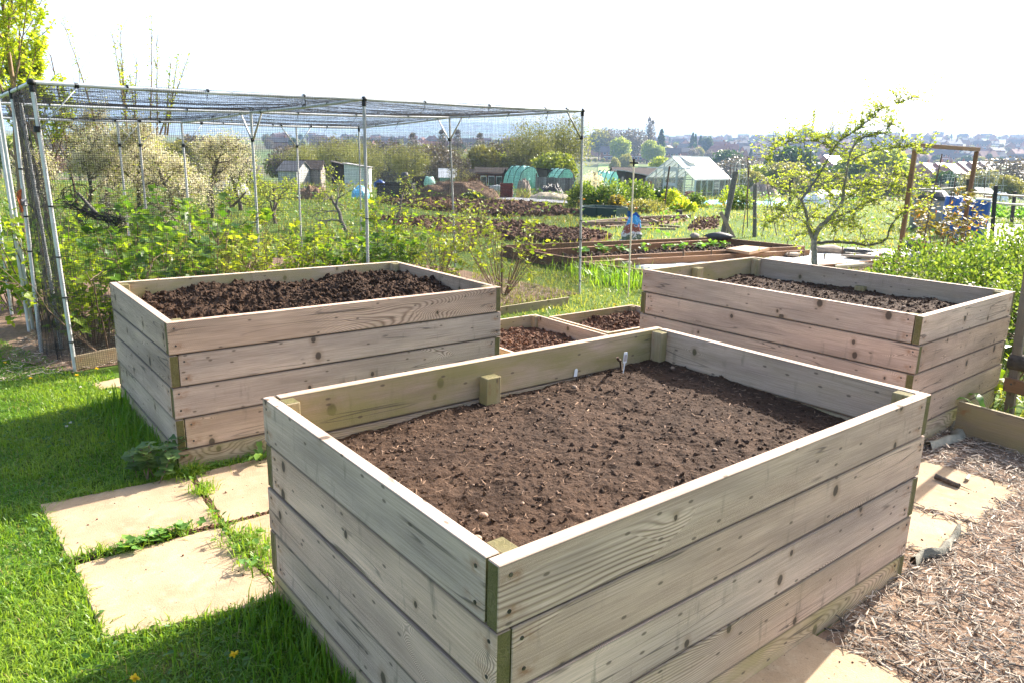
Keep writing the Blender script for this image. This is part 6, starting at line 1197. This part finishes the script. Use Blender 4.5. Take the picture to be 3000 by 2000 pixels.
# ================================================================== far trees and the town
def blob_tree(name, H, W, leafm, n, ls, shape, tr=.35, trunkm='bark'):
    t = thing(name, 'x', 'tree', (0, 0, 0), local=True); ms = MB(); ml = MB(); d = unit(rng.normal(size=(n, 3))); 
    if shape == 'round': f = rng.random(n)**.33*(.62+.65*fbm(d[:, 0]*2.2+3, d[:, 1]*2.2+d[:, 2]*2, 3, random.randrange(999))); p = d*f[:, None]*[W/2, W/2, H*(1-tr*.6)/2]+[0, 0, H*(tr*.6+(1-tr*.6)/2)]
    elif shape == 'willow': c = unit(rng.normal(size=(26, 3)))*rng.random((26, 1))**.4*[W*.38, W*.38, H*.36]+[0, 0, H*.6]; k = rng.integers(0, 26, n); p = c[k]+rng.normal(0, 1, (n, 3))*[W*.09, W*.09, H*.09]; p[:, 2] = np.maximum(p[:, 2], H*.08)
    elif shape == 'spire': z = rng.random(n)**1.4; a = rng.random(n)*2*PI; r = W/2*(1-z)**.8*np.sqrt(rng.random(n))*(.7+.5*fbm(z*9, a, 2, 7)); p = np.stack([r*np.cos(a), r*np.sin(a), H*(.06+.94*z)], -1)
    elif shape == 'poplar': z = rng.random(n); a = rng.random(n)*2*PI; r = W/2*np.sin(PI*np.clip(z*.85+.12, 0, 1))**.6*np.sqrt(rng.random(n)); p = np.stack([r*np.cos(a), r*np.sin(a), H*(.08+.92*z)], -1)
    ml.inst(*(CARD if shape not in ('poplar', 'willow') else RHOMB), p, ls*rng.uniform(.5, 1.3, n), rndrot(n)); ms.tube(wig((0, 0, -1), (0, 0, H*.75), 6, .05), np.linspace(H*.022, H*.006, 6), 6)
    for k in range(12): z = H*random.uniform(.2, .6); a = random.random()*6.28; ms.tube(wig((0, 0, z), (math.cos(a)*W*.36, math.sin(a)*W*.36, z+H*random.uniform(.12, .35)), 4, .05), np.linspace(H*.008, H*.002, 4), 4)
    ms.build('trunk', M[trunkm], t); ml.build('crown', M[leafm], t); return t
TK = {}
for key, a in dict(green=('broadleaf_tree', 8, 7, 'olive_leaf', 4200, .30, 'round'), lime=('lime_tree', 8, 6, 'lime_leaf', 3500, .32, 'round'), dark=('evergreen_tree', 8, 7, 'dark_leaf', 3500, .36, 'round'), spire=('conifer', 10, 4, 'dark_leaf', 1200, .55, 'spire'), twig=('bare_tree', 9, 8, 'greytwig', 3600, .24, 'round'), willow=('willow_tree', 8, 6.5, 'willow_leaf', 8000, .21, 'willow'), pink=('budding_tree', 7, 6, 'pinktwig', 2600, .28, 'round'), poplar=('poplar', 18, 3.4, 'greytwig', 1200, .7, 'poplar')).items(): TK[key] = [blob_tree(*a) for _ in range(2 if key in ('green', 'lime', 'twig') else 1)]
TU = set()
TD = dict(willow='olive willow tree', green='olive green budding tree', lime='pale lime green tree', dark='dark rounded evergreen tree', spire='dark pointed conifer', twig='grey leafless tree', pink='reddish budding tree', poplar='tall slim leafless poplar')
def put(key, loc, s, label=None, group=None, sx=None):
    pr = random.choice(TK[key])
    if pr.name in TU: o = copy_tree(pr)
    else: o = pr; TU.add(pr.name)
    o.location = [float(v) for v in loc]; o.rotation_euler = (0, 0, random.random()*6.28); o.scale = (s*(sx or 1), s*(sx or 1), s); o['label'] = label or TD[key]+' among the houses of the hazy far town'; o['group'] = group or TD[key]+'s in the far town'; return o
# named landmark trees (pixel column, top row, distance)
def mark(key, px, ytop, Y, label, sx=None, H=None):
    p = at(px, Y); h = topz(px, ytop, Y)-p[2]; base = {'green': 8, 'lime': 8, 'dark': 8, 'spire': 10, 'twig': 9, 'pink': 7, 'poplar': 18, 'willow': 8}[key]; put(key, p, h/base, label, 'landmark trees beyond the allotment', sx)
mark('willow', 1552, 350, 84, 'large olive willow seen through the right part of the cage net', 1.0); mark('willow', 1648, 335, 90, 'second olive willow close to the right cage corner pole', 1.0); mark('lime', 1625, 445, 70, 'low yellowish willow below the large olive willows', 1.5); mark('poplar', 1893, 344, 430, 'pair-stemmed tall leafless poplar above the roofs left of the greenhouse'); mark('poplar', 1902, 352, 434, 'shorter leafless poplar touching the tall poplar'); mark('twig', 1846, 374, 420, 'round leafless tree left of the tall poplar', 1.1); mark('twig', 1778, 374, 470, 'wide leafless tree on the skyline left of the poplar', 1.3); mark('green', 1752, 380, 465, 'hazy olive tree at the left of the open skyline'); mark('spire', 1931, 380, 440, 'pointed dark conifer right of the poplar', 1.1); mark('spire', 1814, 391, 450, 'slim dark conifer left of the leafless tree', .6); mark('spire', 1821, 395, 452, 'slim dark conifer just right of its twin', .6); mark('lime', 1812, 400, 400, 'bright lime tree between the roofs left of the cane', 1.1); mark('lime', 1900, 410, 395, 'lime tree below the tall poplar', .9); mark('lime', 1922, 424, 392, 'smaller lime tree right of another below the poplar', .9); mark('dark', 2134, 438, 260, 'big dark round evergreen right of the greenhouse ridge', 1.1); mark('lime', 1932, 458, 180, 'lime tree close behind the greenhouse door end', .8); mark('lime', 1960, 468, 176, 'yellow tree touching the greenhouse gable', .8); mark('green', 1832, 452, 300, 'hazy green tree above the bright field', .8); mark('green', 1800, 462, 290, 'pale budding tree at the edge of the bright field', .6); mark('dark', 2314, 424, 180, 'dark cedar seen left through the apple crown', 1.1); mark('green', 2300, 470, 130, 'green bushy tree below the dark cedar', 1.4); mark('lime', 2590, 430, 150, 'hazy bright green tree behind the apple crown', 1.3); mark('lime', 2515, 440, 155, 'hazy green tree in the middle of the apple crown', 1.3); mark('twig', 2960, 462, 140, 'hazy grey-brown wood edge at the right', 1.8); mark('green', 2960, 515, 80, 'hazy green tree low at the right edge', 1.2); mark('green', 2885, 500, 110, 'hazy green tree behind the pale net on the right', 1.4); mark('twig', 2180, 455, 200, 'grey brown thicket right of the dark evergreen', 1.6); mark('spire', 2022, 390, 520, 'dark conifer group tree in the middle of the town', 1.0); mark('spire', 2030, 394, 525, 'dark conifer beside another in the middle of the town', .9); mark('dark', 2065, 398, 530, 'dark rounded tree right of the town conifers', .7); mark('spire', 2045, 398, 540, 'short conifer between two others in the town', 1.0); mark('spire', 2425, 374, 900, 'conifer breaking the skyline above the apple tree', .8); mark('dark', 2350, 372, 900, 'dark trees on the skyline left of the apple top', 1.3)
# belt behind the sheds (seen through the cage)
BELT = 'tree belt behind the allotment sheds'
for k in range(64):
    px = random.uniform(-100, 1560); Y = random.uniform(75, 190); key = random.choices(['green', 'twig', 'lime', 'dark', 'pink', 'willow'], [2, 5, .8, .3, .6, 4])[0]; p = at(px, Y); yt = random.uniform(395, 455)+.012*(px-800); h = max(2.5, topz(px, yt, Y)-p[2]); b = {'green': 8, 'lime': 8, 'dark': 8, 'twig': 9, 'pink': 7, 'willow': 8}[key]; put(key, p, h/b, TD[key]+' in the belt behind the allotment sheds', BELT+', '+TD[key]+'s', random.uniform(1., 1.6))
for px in (1210, 1295, 1340, 1405): mark('poplar', px, random.uniform(374, 392), 270, {1210: 'leftmost hazy poplar seen through the cage net', 1295: 'hazy poplar left of the vee brace on the right cage side', 1340: 'hazy poplar just right of the vee brace', 1405: 'hazy poplar before the big willow'}[px], 1.3)
for k in range(26):
    px = random.uniform(2150, 3100); Y = random.uniform(95, 240); key = random.choices(['green', 'twig', 'lime', 'dark', 'pink'], [5, 4, 2, .7, .8])[0]; p = at(px, Y); yt = random.uniform(478, 540)+.02*(px-2500); h = max(2.2, topz(px, yt, Y)-p[2]); b = {'green': 8, 'lime': 8, 'dark': 8, 'twig': 9, 'pink': 7}[key]; put(key, p, h/b, TD[key]+' in the hazy valley below the right hand plots', 'valley trees, '+TD[key]+'s', random.uniform(1., 1.7))
# houses
def house(W, Dp, H, R, wallm, roofm, wins=True):
    t = thing('house', 'x', 'house', (0, 0, 0), local=True); m = MB(); hw, hd = W/2, Dp/2; V = [(-hw, -hd, -2), (hw, -hd, -2), (hw, hd, -2), (-hw, hd, -2), (-hw, -hd, H), (hw, -hd, H), (hw, hd, H), (-hw, hd, H), (-hw, 0, H+R), (hw, 0, H+R)]
    m.add(V, [[0, 1, 5, 4], [2, 3, 7, 6], [1, 2, 6, 9, 5], [3, 0, 4, 8, 7]], 0, .5); m.build('wall', M[wallm], t); m = MB()
    for s in (-1, 1):
        p, q = np.array([0, s*(hd+.45), H-.3]), np.array([0, 0, H+R+.12]); d = unit(q-p); m.box((p+q)/2, (W+.7, np.linalg.norm(q-p)+.1, .22), R=np.stack([[1, 0, 0], d, np.cross([1, 0, 0], d)], 1), t=.5)
    m.build('roof', M[roofm], t); m = MB(); m.box((hw*.55, .5, H+R+.3), (.9, .7, 1.9)); m.box((hw*.55, .5, H+R+1.35), (.35, .35, .5)); m.build('chimney', M['brick'], t)
    if wins:
        for x in (-.62, -.2, .25, .66):
            for z in (1.5, 4.2):
                if z < H: m = MB(); m.box((hw*x, -hd-.04, z), (1.7, .1, 1.25), t=.5); w = m.build('window', M['white'], t); m = MB(); m.box((hw*x, -hd-.10, z), (1.45, .04, 1.0)); g = m.build('pane', M['winglass']); g.parent = w
        m = MB(); m.box((hw*.02, -hd-.5, 2.5), (W*.7, 1.0, .25)); m.build('porch_roof', M['white'], t)
    return t
HK = [(house(13, 8, 5.2, 2.9, 'brick', 'tile'), 'brick house with grey tiled roof'), (house(11, 8.5, 5.2, 3.3, 'brick', 'redtile'), 'brick house with red tiled roof'), (house(10, 8, 4.6, 2.8, 'render', 'tile'), 'pale rendered house with grey roof'), (house(15, 7.5, 5.0, 2.6, 'brick', 'tile', False), 'long brick terrace with grey roof'), (house(9, 10, 3.2, 3.6, 'brick', 'redtile', False), 'low brick bungalow with red roof'), (house(12, 8, 5.0, 3.0, 'brick', 'shinytile', False), 'brick house with bright glinting roof')]
HU = set()
def put_house(k, px, Y, rz, s=1., label=None, group=None):
    pr, lab = HK[k]
    if pr.name in HU: o = copy_tree(pr)
    else: o = pr; HU.add(pr.name)
    o.location = [float(v) for v in at(px, Y)]; o.rotation_euler = (0, 0, rz); o.scale = (s, s, s); o['label'] = label or lab+' among many in the hazy far town'; o['group'] = group or lab+'s of the far town'; return o
nh = 0
for px, Y, k, rz, lab in ((1790, 455, 0, -.15, 'brick house with white framed windows above the bright field, left of the cane'), (1852, 460, 0, -.1, 'brick house right of the cane with a long grey roof'), (1912, 462, 0, -.2, 'grey roofed brick house directly above the greenhouse door end'), (1958, 455, 0, -.25, 'grey roofed brick house touching the greenhouse ridge in view'), (1745, 520, 1, .9, 'gabled brick house at the left of the town'), (1770, 530, 1, .2, 'brick house right of the gabled one at the left of the town')): put_house(k, px, Y, rz, 1., lab, 'first row of brick houses above the field')
for Y, step, jit in ((500, 66, 18), (545, 60, 18), (600, 56, 18), (670, 52, 16), (750, 48, 14), (840, 46, 14), (950, 44, 14), (1080, 42, 12), (1200, 44, 12)):
    px = 800+random.random()*40
    while px < 3120:
        hid = px < 1690; 
        if not (Y < 520 and 1730 < px < 1990): put_house(random.choices([0, 1, 2, 3, 4], [4, 3, 1.2, 3, 1.5])[0], px, Y+random.uniform(-18, 18), random.choice([0, 0, .25, -.3, 1.2, -.9])+random.uniform(-.15, .15), random.uniform(.85, 1.1)); nh += 1
        px += (step+random.uniform(-jit, jit))*(2.3 if hid else 1.35)
for px, Y in ((2712, 262), (2752, 268), (2780, 262), (2815, 285), (2850, 288), (2880, 292), (2430, 300)): o = put_house(5, px, Y, random.choice([.75, .8, .7]), .9, {2712: 'bright roofed house at the left inside the brown gate frame', 2752: 'bright roofed house in the middle of the gate frame view', 2780: 'bright roofed house at the right inside the gate frame', 2815: 'bright roofed house just right of the right gate post', 2850: 'second bright roof right of the gate frame', 2880: 'last bright roof right of the gate frame', 2430: 'bright roofed house seen through the apple crown'}[px], 'bright roofed houses in the valley'); o.location.z += 3.0
nt = 0
for Y in (470, 510, 560, 620, 690, 780, 880, 1000, 1130, 1240):
    px = 780+random.random()*60
    while px < 3120:
        key = random.choices(['green', 'lime', 'dark', 'spire', 'twig', 'pink'], [5, 1.5, 3.4, 1.6, 4, 1.6])[0]; put(key, at(px, Y+random.uniform(-20, 20)), random.uniform(.55, 1.05)*(1.15 if Y > 1100 else 1)); nt += 1
        px += random.uniform(30, 84)*(1.9 if px < 1690 else 1.)
for px in range(1690, 1960, 18): put('green', at(px+random.uniform(-6, 6), 425), random.uniform(.22, .4), 'low hedge bush along the top of the bright field', 'bushes along the bright field')
sheet('field', [at(x, y)[:2] for x, y in ((1748, 330), (1870, 330), (1880, 405), (1742, 405))], 0, 'crop') if False else None
m = MB(); U, V_ = np.meshgrid(np.linspace(0, 1, 12), np.linspace(0, 1, 12), indexing='ij'); c0, c1q = at(1752, 340), at(1868, 340); XX = c0[0]+(c1q[0]-c0[0])*U; YY = 318+95*V_; XX = XX*YY/340; m.grid(np.stack([XX, YY, terr(XX, YY)+.25], -1)); tag(m.build('field', simple('bright_field', (.20, .30, .045), (.17, .26, .04), scale=.05, tint=0), smooth=True), None, None, None, 'structure')
for k_ in list(TK.values()):
    for pr in k_:
        if pr.name not in TU: put([q for q in TK if pr in TK[q]][0], at(900, 700), .8)
for pr, lab in HK:
    if pr.name not in HU: put_house([h[0] for h in HK].index(pr), 900, 720, 0)
# haze: the air between here and the far hills
m = MB(); m.box((0, 2560, 120-12), (9000, 5320, 262)); hz = m.build('haze', M['white']); hm = bpy.data.materials.new('haze_air'); hm.use_nodes = True; hm.node_tree.nodes.clear()
vo = hm.node_tree.nodes.new('ShaderNodeVolumePrincipled'); vo.inputs['Color'].default_value = (.44, .62, .95, 1); vo.inputs['Density'].default_value = HAZE; vo.inputs['Anisotropy'].default_value = .05; ou = hm.node_tree.nodes.new('ShaderNodeOutputMaterial'); hm.node_tree.links.new(vo.outputs[0], ou.inputs['Volume'])
hz.data.materials.clear(); hz.data.materials.append(hm); tag(hz, None, None, None, 'stuff')

# ================================================================== light and camera
EL, AZ = rad(31.5), rad(46.0)
W_ = bpy.data.worlds.new('World'); S.world = W_; W_.use_nodes = True; nt_ = W_.node_tree; bg = nt_.nodes['Background']; sk = nt_.nodes.new('ShaderNodeTexSky'); sk.sky_type = 'NISHITA'; sk.sun_disc = False; sk.sun_elevation = EL; sk.sun_rotation = PI/2-AZ; sk.air_density = 1.0; sk.dust_density = 4.0; sk.ozone_density = 1.0
nt_.links.new(sk.outputs[0], bg.inputs[0]); bg.inputs[1].default_value = .125
sd = bpy.data.lights.new('sun', 'SUN'); sd.energy = SUN; sd.angle = rad(.53); sd.color = (1, .94, .84); so = bpy.data.objects.new('sun', sd); COL.objects.link(so)
from mathutils import Vector, Matrix
v = Vector((math.cos(AZ)*math.cos(EL), math.sin(AZ)*math.cos(EL), math.sin(EL))); so.rotation_euler = v.to_track_quat('Z', 'Y').to_euler(); so.location = v*50
cd = bpy.data.cameras.new('camera'); cam = bpy.data.objects.new('camera', cd); COL.objects.link(cam); cd.sensor_fit = 'HORIZONTAL'; cd.sensor_width = 36; cd.lens = 36*FPX/3000; cd.clip_start = .05; cd.clip_end = 12000
Rm = Matrix((RT, UP, -FW)).transposed(); cam.matrix_world = Matrix.Translation((0, 0, CZ)) @ Rm.to_4x4(); S.camera = cam
S.view_settings.view_transform = 'Standard'; S.view_settings.look = 'None'; S.view_settings.exposure = EXPO; S.view_settings.gamma = 1
S.render.engine = 'CYCLES'; cy = S.cycles; cy.max_bounces = 7; cy.diffuse_bounces = 3; cy.glossy_bounces = 2; cy.transmission_bounces = 4; cy.transparent_max_bounces = 16; cy.volume_bounces = 1; cy.caustics_reflective = False; cy.caustics_refractive = False; cy.use_denoising = True; cy.sample_clamp_indirect = 6
try: cy.denoiser = 'OPENIMAGEDENOISE'; cy.denoising_input_passes = 'RGB_ALBEDO_NORMAL'
except Exception: pass
